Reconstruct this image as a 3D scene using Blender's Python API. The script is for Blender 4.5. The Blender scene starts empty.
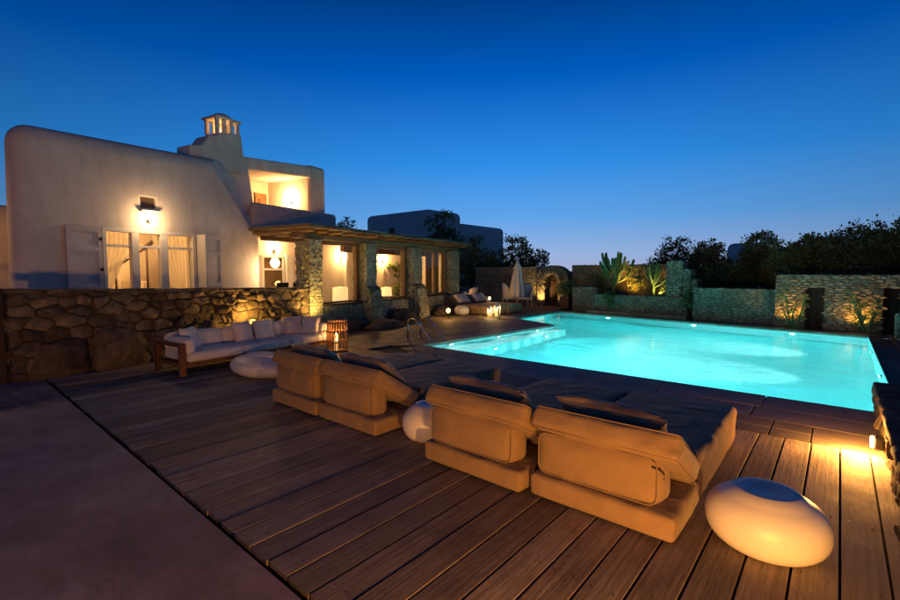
import bpy, bmesh, math, random
from mathutils import Vector, Matrix, noise
PI = math.pi; R = math.radians
sc = bpy.context.scene
col = sc.collection
# ------------------------------------------------------------------ camera
cam_d = bpy.data.cameras.new('camera'); cam = bpy.data.objects.new('camera', cam_d); col.objects.link(cam)
cam_d.sensor_width = 36; cam_d.lens = 18.2; cam_d.clip_start = .05; cam_d.clip_end = 5000
cam.location = (0, 0, 1.6); cam.rotation_euler = (R(90-3.65), 0, R(40.53)); sc.camera = cam
# ------------------------------------------------------------------ dusk sky
world = bpy.data.worlds.new('World'); sc.world = world; world.use_nodes = True
def build_world():
    nt = world.node_tree; N = nt.nodes; L = nt.links; N.clear()
    out = N.new('ShaderNodeOutputWorld'); bg = N.new('ShaderNodeBackground')
    tc = N.new('ShaderNodeTexCoord'); sep = N.new('ShaderNodeSeparateXYZ')
    L.new(tc.outputs['Generated'], sep.inputs[0])
    ramp = N.new('ShaderNodeValToRGB'); cr = ramp.color_ramp
    stops = [(0.0, (.05, .05, .08)), (.5, (.36, .40, .60)), (.5175, (.29, .42, .68)), (.556, (.11, .345, .75)), (.61, (.028, .26, .76)),
             (.69, (.0, .112, .54)), (.746, (.0, .056, .29)), (.83, (.008, .030, .13)), (1.0, (.012, .022, .075))]
    while len(cr.elements) > 1: cr.elements.remove(cr.elements[-1])
    cr.elements[0].position = stops[0][0]; cr.elements[0].color = (*stops[0][1], 1)
    for p, c in stops[1:]:
        e = cr.elements.new(p); e.color = (*c, 1)
    m = N.new('ShaderNodeMapRange'); m.inputs[1].default_value = -1; m.inputs[2].default_value = 1
    L.new(sep.outputs['Z'], m.inputs[0]); L.new(m.outputs[0], ramp.inputs[0])
    # the sky is a little brighter towards the place where the sun went down
    dot = N.new('ShaderNodeVectorMath'); dot.operation = 'DOT_PRODUCT'; dot.inputs[1].default_value = (-.56, .83, 0)
    L.new(tc.outputs['Generated'], dot.inputs[0])
    mr = N.new('ShaderNodeMapRange'); mr.inputs[1].default_value = -1; mr.inputs[2].default_value = 1; mr.inputs[3].default_value = 0; mr.inputs[4].default_value = 1
    L.new(dot.outputs['Value'], mr.inputs[0])
    pw = N.new('ShaderNodeMath'); pw.operation = 'POWER'; pw.inputs[1].default_value = 5; L.new(mr.outputs[0], pw.inputs[0])
    ma = N.new('ShaderNodeMath'); ma.operation = 'MULTIPLY_ADD'; ma.inputs[1].default_value = .75; ma.inputs[2].default_value = .33; L.new(pw.outputs[0], ma.inputs[0])
    mul = N.new('ShaderNodeVectorMath'); mul.operation = 'SCALE'
    L.new(ramp.outputs[0], mul.inputs[0]); L.new(ma.outputs[0], mul.inputs['Scale'])
    L.new(mul.outputs[0], bg.inputs[0]); bg.inputs[1].default_value = 1.0
    L.new(bg.outputs[0], out.inputs[0])
build_world()
sc.view_settings.view_transform = 'Standard'; sc.view_settings.look = 'None'; sc.view_settings.exposure = 0; sc.view_settings.gamma = 1
sc.view_settings.use_curve_mapping = False
sc.cycles.use_denoising = True
try: sc.cycles.denoiser = 'OPENIMAGEDENOISE'
except Exception: pass
sc.cycles.sample_clamp_indirect = 4; sc.cycles.max_bounces = 8; sc.cycles.transparent_max_bounces = 12
sc.cycles.blur_glossy = .3

# ================================================================== helpers
class MB:
    def __init__(s): s.v = []; s.f = []
    def add(s, v, f):
        o = len(s.v); s.v += [tuple(p) for p in v]; s.f += [tuple(i+o for i in q) for q in f]; return s
    def box(s, x0, x1, y0, y1, z0, z1, M=None):
        v = [Vector((x, y, z)) for z in (z0, z1) for y in (y0, y1) for x in (x0, x1)]
        if M: v = [M @ p for p in v]
        return s.add(v, [(0,2,3,1), (4,5,7,6), (0,1,5,4), (2,6,7,3), (0,4,6,2), (1,3,7,5)])
    def rbox(s, x0, x1, y0, y1, z0, z1, r, n=8, puff=0, M=None, wob=0, seed=0, flat_bottom=False):
        c = Vector(((x0+x1)/2, (y0+y1)/2, (z0+z1)/2)); h = Vector(((x1-x0)/2, (y1-y0)/2, (z1-z0)/2))
        r = min(r, min(h)*.98); idx = {}; V = []; F = []
        def axis(hh):
            k = 3; inner = [(-hh+r)+(2*hh-2*r)*i/n for i in range(n+1)]
            a = [-hh+r*(1-math.cos(PI/2*i/k)) for i in range(k)]
            return a + inner + [-q for q in reversed(a)]
        ax = [axis(h[i]) for i in range(3)]
        def pt(i, j, k):
            key = (i, j, k)
            if key in idx: return idx[key]
            p = Vector((ax[0][i], ax[1][j], ax[2][k]))
            q = Vector([max(-h[a]+r, min(h[a]-r, p[a])) for a in range(3)])
            d = p-q
            # project cube surface onto rounded box
            dd = Vector(d)
            L_ = dd.length
            if L_ > 1e-9:
                m = max(abs(dd.x), abs(dd.y), abs(dd.z)); q2 = q+dd*(r/L_)
            else: q2 = q
            if puff:
                u = [q2[a]/h[a] for a in range(3)]
                for a in range(3):
                    if flat_bottom and a == 2 and u[2] < 0: continue
                    b, cc = [e for e in range(3) if e != a]
                    if abs(u[a]) > .5: q2[a] += math.copysign(puff*(1-u[b]**2)*(1-u[cc]**2), u[a])*min(1, abs(u[a]))
            if wob:
                w = noise.noise_vector((q2+c)*5.5+Vector((seed*3.1, seed*1.7, seed)))*wob
                w += noise.noise_vector((q2+c)*14+Vector((seed*3.1, seed*1.7, seed)))*wob*.35
                if flat_bottom and q2.z < -h.z*.8: w.z = 0
                q2 = q2+w
            q2 = q2+c
            idx[key] = len(V); V.append(M @ q2 if M else q2); return idx[key]
        nn = [len(a)-1 for a in ax]
        for a in range(3):
            b, cc = (a+1) % 3, (a+2) % 3
            for side in (0, nn[a]):
                for i in range(nn[b]):
                    for j in range(nn[cc]):
                        q = []
                        for (di, dj) in ((0,0), (1,0), (1,1), (0,1)):
                            k = [0,0,0]; k[a] = side; k[b] = i+di; k[cc] = j+dj; q.append(pt(*k))
                        F.append(tuple(q) if side else tuple(reversed(q)))
        return s.add(V, F)
    def pillow(s, w, h, t, M, n=12, seed=0):
        V = []; F = []; rn = Vector((seed*7.3, seed*1.9, 0))
        def grid(sg):
            o = len(V)
            for j in range(n+1):
                for i in range(n+1):
                    u, v = -1+2*i/n, -1+2*j/n
                    pin = 1-.09*(1-u*u)*(v*v)-.0; pin2 = 1-.09*(1-v*v)*(u*u)
                    th = t/2*((1-u**4)*(1-v**4))**.55
                    wr = noise.noise(Vector((u*2.2, v*2.2, sg))+rn)*t*.16*(1-(u*v)**2)*min(1, th/(t*.2))
                    V.append(M @ Vector((u*w/2*pin2, v*h/2*pin, sg*th+wr)))
            for j in range(n):
                for i in range(n):
                    a = o+j*(n+1)+i; q = (a, a+1, a+n+2, a+n+1)
                    F.append(q if sg > 0 else q[::-1])
        grid(1); grid(-1)
        return s.add(V, F)
    def tube(s, pts, r, seg=8, cap=True, sq=None):
        pts = [Vector(p) for p in pts]; n = len(pts)
        rs = r if isinstance(r, (list, tuple)) else [r]*n
        V = []; F = []; up = Vector((0, 0, 1))
        pv = None
        for i, p in enumerate(pts):
            d = (pts[min(i+1, n-1)]-pts[max(i-1, 0)]).normalized()
            if pv is None:
                a = d.cross(up)
                if a.length < 1e-3: a = d.cross(Vector((1, 0, 0)))
                a.normalize()
            else:
                a = pv-d*pv.dot(d); a.normalize()
            pv = a; b = d.cross(a)
            for k in range(seg):
                t = 2*PI*k/seg; rr = rs[i]*(sq(t) if sq else 1)
                V.append(p+a*math.cos(t)*rr+b*math.sin(t)*rr)
        for i in range(n-1):
            for k in range(seg):
                a0 = i*seg+k; a1 = i*seg+(k+1) % seg
                F.append((a0, a0+seg, a1+seg, a1))
        if cap:
            F.append(tuple(range(seg))); F.append(tuple(reversed(range((n-1)*seg, n*seg))))
        return s.add(V, F)
    def lathe(s, prof, seg=32, c=(0,0,0), sx=1, sy=1, M=None):
        V = []; F = []; n = len(prof)
        for (r, z) in prof:
            for k in range(seg):
                t = 2*PI*k/seg; p = Vector((c[0]+r*sx*math.cos(t), c[1]+r*sy*math.sin(t), c[2]+z)); V.append(M @ p if M else p)
        for i in range(n-1):
            for k in range(seg):
                a0 = i*seg+k; a1 = i*seg+(k+1) % seg; F.append((a0, a1, a1+seg, a0+seg))
        F.append(tuple(reversed(range(seg)))); F.append(tuple(range((n-1)*seg, n*seg)))
        return s.add(V, F)
    def prism(s, poly, f0, f1):
        """poly: list of 2d points, f0/f1: functions 2d -> 3d for the two caps"""
        n = len(poly); V = [f0(*p) for p in poly]+[f1(*p) for p in poly]
        F = [tuple(range(n)), tuple(reversed(range(n, 2*n)))]+[(i, i+n, (i+1) % n+n, (i+1) % n) for i in range(n)]
        return s.add(V, F)
    def mesh(s, name, smooth=False, bevel=0, seg=2, fix=True):
        me = bpy.data.meshes.new(name); me.from_pydata(s.v, [], s.f)
        if bevel or fix:
            bm = bmesh.new(); bm.from_mesh(me)
            bmesh.ops.remove_doubles(bm, verts=bm.verts, dist=1e-5)
            bmesh.ops.recalc_face_normals(bm, faces=bm.faces)
            if bevel:
                ed = [e for e in bm.edges if len(e.link_faces) == 2 and e.calc_face_angle(0) > R(25)]
                bmesh.ops.bevel(bm, geom=ed, offset=bevel, segments=seg, profile=.6, affect='EDGES', clamp_overlap=True)
            bm.to_mesh(me); bm.free()
        if smooth:
            for p in me.polygons: p.use_smooth = True
        return me
    def build(s, name, m, parent=None, smooth=False, bevel=0, seg=2, fix=True):
        return link(name, s.mesh(name, smooth, bevel, seg, fix), m, parent)
def link(name, me, m, parent=None):
    o = bpy.data.objects.new(name, me); col.objects.link(o)
    if m is not None and not me.materials: me.materials.append(m)
    if parent: o.parent = parent
    return o
def tag(o, label=None, cat=None, group=None, kind=None):
    if label: o['label'] = label
    if cat: o['category'] = cat
    if group: o['group'] = group
    if kind: o['kind'] = kind
    return o
def thing(name, label, cat, loc=(0,0,0), rz=0, group=None):
    o = bpy.data.objects.new(name, None); col.objects.link(o); o.empty_display_size = .1
    o.location = loc; o.rotation_euler = (0, 0, rz); return tag(o, label, cat, group)
def copy_tree(o, parent=None):
    c = o.copy(); col.objects.link(c); c.parent = parent
    for ch in o.children: copy_tree(ch, c)
    return c
def lamp(parent, loc, power, color, kind='POINT', size=.04, rot=None, spot=None, blend=.6):
    l = bpy.data.lights.new('light_source', kind); l.energy = power*(1 if color == POOLC else 6); l.color = color
    l.shadow_soft_size = size
    if kind == 'SPOT': l.spot_size = spot; l.spot_blend = blend
    o = bpy.data.objects.new('light_source', l); col.objects.link(o); o.location = loc
    if rot is not None: o.rotation_euler = rot
    if parent: o.parent = parent
    return o
def aim(frm, to): return (Vector(to)-Vector(frm)).to_track_quat('-Z', 'Y').to_euler()
POOLC = (.03, .84, .86); AMBER = (1, .50, .13); WARM = (1, .62, .28); HONEY = (1, .52, .17)

# ------------------------------------------------------------------ materials
def nodes(name):
    m = bpy.data.materials.new(name); m.use_nodes = True; nt = m.node_tree; return m, nt, nt.nodes, nt.links, nt.nodes['Principled BSDF']
def tex(nt, scale=5, detail=6, rough=.6, stretch=None, coord='Object', kind='ShaderNodeTexNoise', rnd=False):
    N, L = nt.nodes, nt.links
    tc = N.new('ShaderNodeTexCoord'); v = tc.outputs[coord]
    if rnd:
        oi = N.new('ShaderNodeObjectInfo'); sc_ = N.new('ShaderNodeVectorMath'); sc_.operation = 'SCALE'; sc_.inputs[0].default_value = (37, 51, 23)
        L.new(oi.outputs['Random'], sc_.inputs['Scale']); ad = N.new('ShaderNodeVectorMath'); L.new(v, ad.inputs[0]); L.new(sc_.outputs[0], ad.inputs[1]); v = ad.outputs[0]
    if stretch:
        mp = N.new('ShaderNodeMapping'); mp.inputs['Scale'].default_value = stretch; L.new(v, mp.inputs[0]); v = mp.outputs[0]
    t = N.new(kind); t.inputs['Scale'].default_value = scale
    if kind == 'ShaderNodeTexNoise': t.inputs['Detail'].default_value = detail; t.inputs['Roughness'].default_value = rough
    L.new(v, t.inputs['Vector']); return t
def ramp(nt, src, stops):
    r = nt.nodes.new('ShaderNodeValToRGB'); cr = r.color_ramp
    while len(cr.elements) > 1: cr.elements.remove(cr.elements[-1])
    cr.elements[0].position = stops[0][0]; cr.elements[0].color = (*stops[0][1], 1)
    for p, c in stops[1:]: e = cr.elements.new(p); e.color = (*c, 1)
    nt.links.new(src, r.inputs[0]); return r.outputs[0]
def bump(nt, src, b, strength=.3, dist=.01):
    n = nt.nodes.new('ShaderNodeBump'); n.inputs['Strength'].default_value = strength; n.inputs['Distance'].default_value = dist
    nt.links.new(src, n.inputs['Height']); nt.links.new(n.outputs[0], b.inputs['Normal']); return n
def mixc(nt, fac, a, b, mode='MIX'):
    m = nt.nodes.new('ShaderNodeMix'); m.data_type = 'RGBA'; m.blend_type = mode
    for i, v in ((0, fac), (6, a), (7, b)):
        if isinstance(v, (int, float)): m.inputs[i].default_value = v
        elif isinstance(v, tuple): m.inputs[i].default_value = (*v, 1)
        else: nt.links.new(v, m.inputs[i])
    return m.outputs[2]
def rnd_value(nt, lo, hi):
    oi = nt.nodes.new('ShaderNodeObjectInfo'); mr = nt.nodes.new('ShaderNodeMapRange'); mr.inputs[3].default_value = lo; mr.inputs[4].default_value = hi
    nt.links.new(oi.outputs['Random'], mr.inputs[0]); return mr.outputs[0]
def hsv(nt, colr, val=None, sat=None):
    h = nt.nodes.new('ShaderNodeHueSaturation'); nt.links.new(colr, h.inputs['Color'])
    if val is not None: nt.links.new(val, h.inputs['Value'])
    if sat is not None: h.inputs['Saturation'].default_value = sat
    return h.outputs[0]
def mat(name, c0, c1, scale=4, rough=.8, bscale=None, bstr=.2, bdist=.01, stretch=None, spec=.3, rnd=0, detail=6, coord='Object', metal=0, trans=0):
    m, nt, N, L, b = nodes(name)
    t = tex(nt, scale, detail, .6, stretch, coord, rnd=rnd > 0)
    c = ramp(nt, t.outputs['Fac'], [(.3, c0), (.7, c1)])
    if rnd: c = hsv(nt, c, rnd_value(nt, 1-rnd, 1+rnd))
    L.new(c, b.inputs['Base Color']); b.inputs['Roughness'].default_value = rough; b.inputs['Specular IOR Level'].default_value = spec
    b.inputs['Metallic'].default_value = metal
    if trans: b.inputs['Transmission Weight'].default_value = trans
    if bscale:
        t2 = tex(nt, bscale, 5, .6, stretch, coord, rnd=rnd > 0); bump(nt, t2.outputs['Fac'], b, bstr, bdist)
    return m
def emit(name, c, s):
    m, nt, N, L, b = nodes(name); b.inputs['Base Color'].default_value = (*c, 1); b.inputs['Emission Color'].default_value = (*c, 1); b.inputs['Emission Strength'].default_value = s; return m
M = {}
def plaster(name, c0, c1):
    m, nt, N, L, b = nodes(name)
    t = tex(nt, .9, 6, .65); c = ramp(nt, t.outputs['Fac'], [(.3, c0), (.72, c1)])
    t3 = tex(nt, 3.2, 8, .7, (1, 1, .35)); st = ramp(nt, t3.outputs['Fac'], [(.33, (.66, .63, .60)), (.5, (.93, .92, .91)), (.62, (1, 1, 1))])
    c = mixc(nt, .55, c, st, 'MULTIPLY'); L.new(c, b.inputs['Base Color']); b.inputs['Roughness'].default_value = .9; b.inputs['Specular IOR Level'].default_value = .2
    t2 = tex(nt, 5, 8, .6); bump(nt, t2.outputs['Fac'], b, .22, .015); return m
M['plaster'] = plaster('white_plaster', (.57, .505, .465), (.69, .62, .575))
M['plaster_far'] = plaster('far_plaster', (.62, .61, .62), (.72, .71, .72))
M['concrete'] = None
def concrete():
    m, nt, N, L, b = nodes('screed')
    t = tex(nt, .9, 8, .68); c = ramp(nt, t.outputs['Fac'], [(.34, (.23, .16, .14)), (.5, (.37, .27, .235)), (.64, (.52, .40, .35))])
    d = tex(nt, 1.3, 3, .6); ad = N.new('ShaderNodeVectorMath'); ad.operation = 'MULTIPLY_ADD'; ad.inputs[1].default_value = (.5,)*3
    tc = N.new('ShaderNodeTexCoord'); L.new(d.outputs['Color'], ad.inputs[0]); L.new(tc.outputs['Object'], ad.inputs[2])
    mp = N.new('ShaderNodeMapping'); mp.inputs['Scale'].default_value = (1.2, 4.5, 1); mp.inputs['Rotation'].default_value = (0, 0, .5); L.new(ad.outputs[0], mp.inputs[0])
    t2 = N.new('ShaderNodeTexNoise'); t2.inputs['Scale'].default_value = 2.2; t2.inputs['Detail'].default_value = 9; t2.inputs['Roughness'].default_value = .72; L.new(mp.outputs[0], t2.inputs['Vector'])
    st = ramp(nt, t2.outputs['Fac'], [(.36, (.66, .62, .6)), (.46, (.93, .91, .9)), (.6, (1.08, 1.06, 1.04))])
    c = mixc(nt, .8, c, st, 'MULTIPLY'); L.new(c, b.inputs['Base Color'])
    r = ramp(nt, t2.outputs['Fac'], [(.35, (.5,)*3), (.65, (.8,)*3)]); L.new(r, b.inputs['Roughness'])
    b.inputs['Specular IOR Level'].default_value = .25
    bump(nt, t2.outputs['Fac'], b, .55, .012); return m
M['concrete'] = concrete()
def deckwood(name, base, end, axis=(14, .55, 14)):
    m, nt, N, L, b = nodes(name)
    t = tex(nt, 3.2, 10, .72, axis, rnd=True)
    c = ramp(nt, t.outputs['Fac'], [(.25, base), (.5, tuple((a+e)/2 for a, e in zip(base, end))), (.74, end)])
    t2 = tex(nt, 2.3, 7, .7, rnd=True); st = ramp(nt, t2.outputs['Fac'], [(.36, (.55, .50, .47)), (.56, (1, 1, 1))])
    c = mixc(nt, .7, c, st, 'MULTIPLY'); c = hsv(nt, c, rnd_value(nt, .62, 1.22)); L.new(c, b.inputs['Base Color'])
    r = ramp(nt, t2.outputs['Fac'], [(.3, (.58,)*3), (.7, (.85,)*3)]); L.new(r, b.inputs['Roughness']); b.inputs['Specular IOR Level'].default_value = .25
    sp = tex(nt, 26, 4, .6, rnd=True); dk = ramp(nt, sp.outputs['Fac'], [(.27, (.35, .3, .27)), (.36, (1, 1, 1))])
    c = mixc(nt, .75, c, dk, 'MULTIPLY'); L.new(c, b.inputs['Base Color'])
    bump(nt, t.outputs['Fac'], b, .85, .006); return m
M['deck'] = deckwood('deck_board', (.165, .125, .10), (.52, .42, .335))
M['wood'] = deckwood('teak', (.10, .042, .02), (.21, .10, .05), (6, 6, 1))
M['wood_frame'] = deckwood('joinery', (.16, .085, .04), (.30, .17, .085), (8, 8, .8))
M['rafter'] = deckwood('rafter_wood', (.14, .09, .05), (.30, .20, .115), (1, 8, 8))
M['darkgap'] = mat('shadowed_joist', (.02, .016, .013), (.035, .028, .022), 4, .9)
def stone(name, cols, rnd=.3, scale=6, bs=18, bstr=.7, moss=None):
    m, nt, N, L, b = nodes(name)
    t = tex(nt, scale, 9, .7, rnd=True); n = len(cols)
    c = ramp(nt, t.outputs['Fac'], [(.28+.44*i/(n-1), q) for i, q in enumerate(cols)])
    v = tex(nt, 1.2, 3, .5); c2 = hsv(nt, c, ramp(nt, v.outputs['Fac'], [(.3, (.7,)*3), (.7, (1.25,)*3)]))
    c2 = hsv(nt, c2, rnd_value(nt, 1-rnd, 1+rnd))
    L.new(c2, b.inputs['Base Color']); b.inputs['Roughness'].default_value = .92; b.inputs['Specular IOR Level'].default_value = .15
    t2 = tex(nt, bs, 9, .72, rnd=True); bump(nt, t2.outputs['Fac'], b, bstr, .025); return m
M['stone'] = stone('granite', [(.05, .038, .028), (.12, .09, .064), (.21, .165, .12)], .42)
M['boulder'] = stone('boulder_granite', [(.045, .036, .028), (.105, .08, .06), (.19, .15, .11)], .25, 5, 12, 1.0)
M['stone_far'] = stone('pale_stone', [(.09, .09, .064), (.20, .195, .145), (.32, .31, .24)], .1, 5)
M['stone_pillar'] = stone('pillar_stone', [(.13, .13, .095), (.28, .28, .21), (.42, .41, .32)], .1, 7)
M['mortar'] = mat('mortar', (.05, .042, .034), (.085, .07, .056), 9, .95, 30, .5)
M['mortar_far'] = mat('pale_mortar', (.075, .07, .053), (.12, .115, .09), 9, .95, 30, .5)
M['paver'] = mat('terrace_stone', (.10, .078, .062), (.185, .148, .118), 2.2, .7, 16, .35, .008, rnd=.22, spec=.3)
M['coping'] = mat('coping_stone', (.12, .09, .07), (.21, .165, .13), 1.6, .6, 20, .25, .006, rnd=.1, spec=.35)
M['soil'] = mat('dry_soil', (.05, .04, .028), (.11, .088, .06), 1.5, .95, 12, .6)
def fabric(name, c0, c1, weave=260, rough=.9, wr=.5):
    m, nt, N, L, b = nodes(name)
    t = tex(nt, 3.5, 6, .6, rnd=True); c = ramp(nt, t.outputs['Fac'], [(.3, c0), (.7, c1)])
    w = tex(nt, weave, 2, .5); c = mixc(nt, .35, c, ramp(nt, w.outputs['Fac'], [(.35, (.7,)*3), (.65, (1.05,)*3)]), 'MULTIPLY')
    L.new(c, b.inputs['Base Color']); b.inputs['Roughness'].default_value = rough; b.inputs['Specular IOR Level'].default_value = .18
    b.inputs['Sheen Weight'].default_value = .15
    f = tex(nt, 5, 4, .55, (1, 1.7, 1), rnd=True); n0 = bump(nt, f.outputs['Fac'], b, wr, .03)
    rd = tex(nt, 4.5, 2, .45, (1, 1, 1.6), rnd=True); rd.noise_type = 'RIDGED_MULTIFRACTAL'
    n1 = N.new('ShaderNodeBump'); n1.inputs['Strength'].default_value = .8; n1.inputs['Distance'].default_value = .035; L.new(rd.outputs['Fac'], n1.inputs['Height']); L.new(n0.outputs[0], n1.inputs['Normal'])
    n2 = N.new('ShaderNodeBump'); n2.inputs['Strength'].default_value = .15; n2.inputs['Distance'].default_value = .002
    L.new(w.outputs['Fac'], n2.inputs['Height']); L.new(n1.outputs[0], n2.inputs['Normal']); L.new(n2.outputs[0], b.inputs['Normal']); return m
M['tan'] = fabric('tan_canvas', (.235, .155, .085), (.30, .20, .115))
M['taupe'] = fabric('taupe_satin', (.15, .11, .095), (.24, .18, .15), 200, .55, .9)
M['white_fabric'] = fabric('white_canvas', (.62, .59, .57), (.72, .69, .67))
M['pink_fabric'] = fabric('blush_canvas', (.60, .50, .47), (.70, .60, .57))
M['sheer'] = None
def sheer():
    m, nt, N, L, b = nodes('sheer_curtain'); b.inputs['Base Color'].default_value = (.8, .74, .64, 1); b.inputs['Roughness'].default_value = .9
    tr = N.new('ShaderNodeBsdfTranslucent'); tr.inputs[0].default_value = (.8, .74, .64, 1); mx = N.new('ShaderNodeMixShader'); mx.inputs[0].default_value = .5
    tp = N.new('ShaderNodeBsdfTransparent'); mx2 = N.new('ShaderNodeMixShader'); mx2.inputs[0].default_value = .25
    L.new(b.outputs[0], mx.inputs[1]); L.new(tr.outputs[0], mx.inputs[2]); L.new(mx.outputs[0], mx2.inputs[1]); L.new(tp.outputs[0], mx2.inputs[2])
    L.new(mx2.outputs[0], N['Material Output'].inputs[0]); return m
M['sheer'] = sheer()
def glass():
    m, nt, N, L, b = nodes('window_glass')
    tp = N.new('ShaderNodeBsdfTransparent'); tp.inputs[0].default_value = (.93, .95, .93, 1); gl = N.new('ShaderNodeBsdfGlossy'); gl.inputs['Roughness'].default_value = .02
    fr = N.new('ShaderNodeFresnel'); fr.inputs[0].default_value = 1.45; mx = N.new('ShaderNodeMixShader')
    ge = N.new('ShaderNodeNewGeometry'); bf = N.new('ShaderNodeMath'); bf.operation = 'SUBTRACT'; bf.inputs[0].default_value = 1; L.new(ge.outputs['Backfacing'], bf.inputs[1])
    mm = N.new('ShaderNodeMath'); mm.operation = 'MULTIPLY'; L.new(fr.outputs[0], mm.inputs[0]); L.new(bf.outputs[0], mm.inputs[1]); L.new(mm.outputs[0], mx.inputs[0]); L.new(tp.outputs[0], mx.inputs[1]); L.new(gl.outputs[0], mx.inputs[2]); L.new(mx.outputs[0], N['Material Output'].inputs[0]); return m
M['glass'] = glass()
def pebble():
    m, nt, N, L, b = nodes('white_resin'); t = tex(nt, 3, 6, .6)
    L.new(ramp(nt, t.outputs['Fac'], [(.3, (.66, .63, .60)), (.7, (.74, .71, .68))]), b.inputs['Base Color']); b.inputs['Roughness'].default_value = .42; b.inputs['Specular IOR Level'].default_value = .4
    t2 = tex(nt, 60, 4, .6); bump(nt, t2.outputs['Fac'], b, .08, .003); return m
M['pebble'] = pebble()
M['paint'] = mat('white_paint', (.62, .59, .56), (.70, .67, .64), 5, .5, 40, .1)
M['shutter'] = mat('shutter_paint', (.50, .46, .47), (.60, .56, .57), 4, .6, 30, .15)
M['metal'] = mat('steel', (.5, .5, .5), (.6, .6, .6), 4, .22, metal=1)
M['black'] = mat('black_metal', (.02, .02, .02), (.035, .032, .03), 4, .5)
M['wicker'] = mat('wicker', (.12, .06, .025), (.24, .13, .06), 14, .7)
M['terracotta'] = mat('terracotta', (.12, .055, .03), (.2, .1, .06), 5, .8)
M['door_dark'] = deckwood('dark_door', (.025, .016, .012), (.06, .04, .028), (8, 8, .8))
M['cushion_dark'] = fabric('charcoal_canvas', (.05, .05, .055), (.075, .075, .08))
def leafmat(name, c0, c1, c2):
    m, nt, N, L, b = nodes(name); t = tex(nt, 2.2, 3, .6); t2 = tex(nt, 23, 2, .6)
    mx = N.new('ShaderNodeMath'); mx.operation = 'ADD'; h = N.new('ShaderNodeMath'); h.operation = 'MULTIPLY'; h.inputs[1].default_value = .5
    L.new(t.outputs['Fac'], mx.inputs[0]); L.new(t2.outputs['Fac'], mx.inputs[1]); L.new(mx.outputs[0], h.inputs[0])
    L.new(ramp(nt, h.outputs[0], [(.36, c0), (.5, c1), (.62, c2)]), b.inputs['Base Color']); b.inputs['Roughness'].default_value = .65; b.inputs['Specular IOR Level'].default_value = .25
    tr = N.new('ShaderNodeBsdfTranslucent'); tr.inputs[0].default_value = (*c2, 1); ms = N.new('ShaderNodeMixShader'); ms.inputs[0].default_value = .22
    L.new(b.outputs[0], ms.inputs[1]); L.new(tr.outputs[0], ms.inputs[2]); L.new(ms.outputs[0], N['Material Output'].inputs[0]); return m
M['leaf'] = leafmat('dark_foliage', (.05, .072, .03), (.10, .14, .055), (.17, .21, .09))
M['leaf2'] = leafmat('mid_foliage', (.07, .10, .035), (.13, .18, .06), (.20, .25, .09))
M['cactus'] = mat('cactus_skin', (.04, .085, .03), (.10, .17, .06), 8, .6, 30, .3)
M['bark'] = mat('bark', (.05, .035, .025), (.11, .08, .055), 8, .9, 24, .7, stretch=(3, 3, .6))

# ------------------------------------------------------------------ rubble masonry
def clip(poly, nx, ny, d):
    out = []; n = len(poly)
    for i in range(n):
        a = poly[i]; b = poly[(i+1) % n]; da = a[0]*nx+a[1]*ny-d; db = b[0]*nx+b[1]*ny-d
        if da <= 0: out.append(a)
        if (da < 0 < db) or (db < 0 < da):
            t = da/(da-db); out.append((a[0]+(b[0]-a[0])*t, a[1]+(b[1]-a[1])*t))
    return out
def cells(w, h, size, rng, flat=1.5, top=None, holes=()):
    """irregular courses of stones filling a w x h face; flat = width / height of a stone"""
    pts = []; sh = size/flat**.5; sw = size*flat**.5; v = -sh*.2
    while v < h+sh:
        rowh = sh*rng.uniform(.55, 1.55); u = -sw*rng.random()
        while u < w+sw:
            ww = sw*rng.uniform(.4, 1.75); pts.append((u+ww*.5, (v+rowh*rng.uniform(.2, .8))*flat)); u += ww
        v += rowh
    res = []; far = size*flat*2.6
    for i, p in enumerate(pts):
        if not (-.0 <= p[0] <= w and 0 <= p[1]/flat <= h): continue
        poly = [(0, 0), (w, 0), (w, h*flat), (0, h*flat)]
        nb = sorted(((q[0]-p[0])**2+(q[1]-p[1])**2, q) for j, q in enumerate(pts) if j != i and abs(q[0]-p[0]) < far and abs(q[1]-p[1]) < far)[:18]
        for d2, q in nb:
            nx, ny = q[0]-p[0], q[1]-p[1]; poly = clip(poly, nx, ny, nx*(p[0]+q[0])/2+ny*(p[1]+q[1])/2)
            if len(poly) < 3: break
        if len(poly) >= 3:
            poly = [(a, b/flat) for a, b in poly]
            if top: poly = [(a, min(b, top(a))) for a, b in poly]
            ar = abs(sum(poly[k][0]*poly[(k+1) % len(poly)][1]-poly[(k+1) % len(poly)][0]*poly[k][1] for k in range(len(poly))))/2
            cx = sum(a for a, b in poly)/len(poly); cy = sum(b for a, b in poly)/len(poly)
            if ar > .0006 and not any(x0 < cx < x1 and y0 < cy < y1 for x0, x1, y0, y1 in holes): res.append(poly)
    return res
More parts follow.
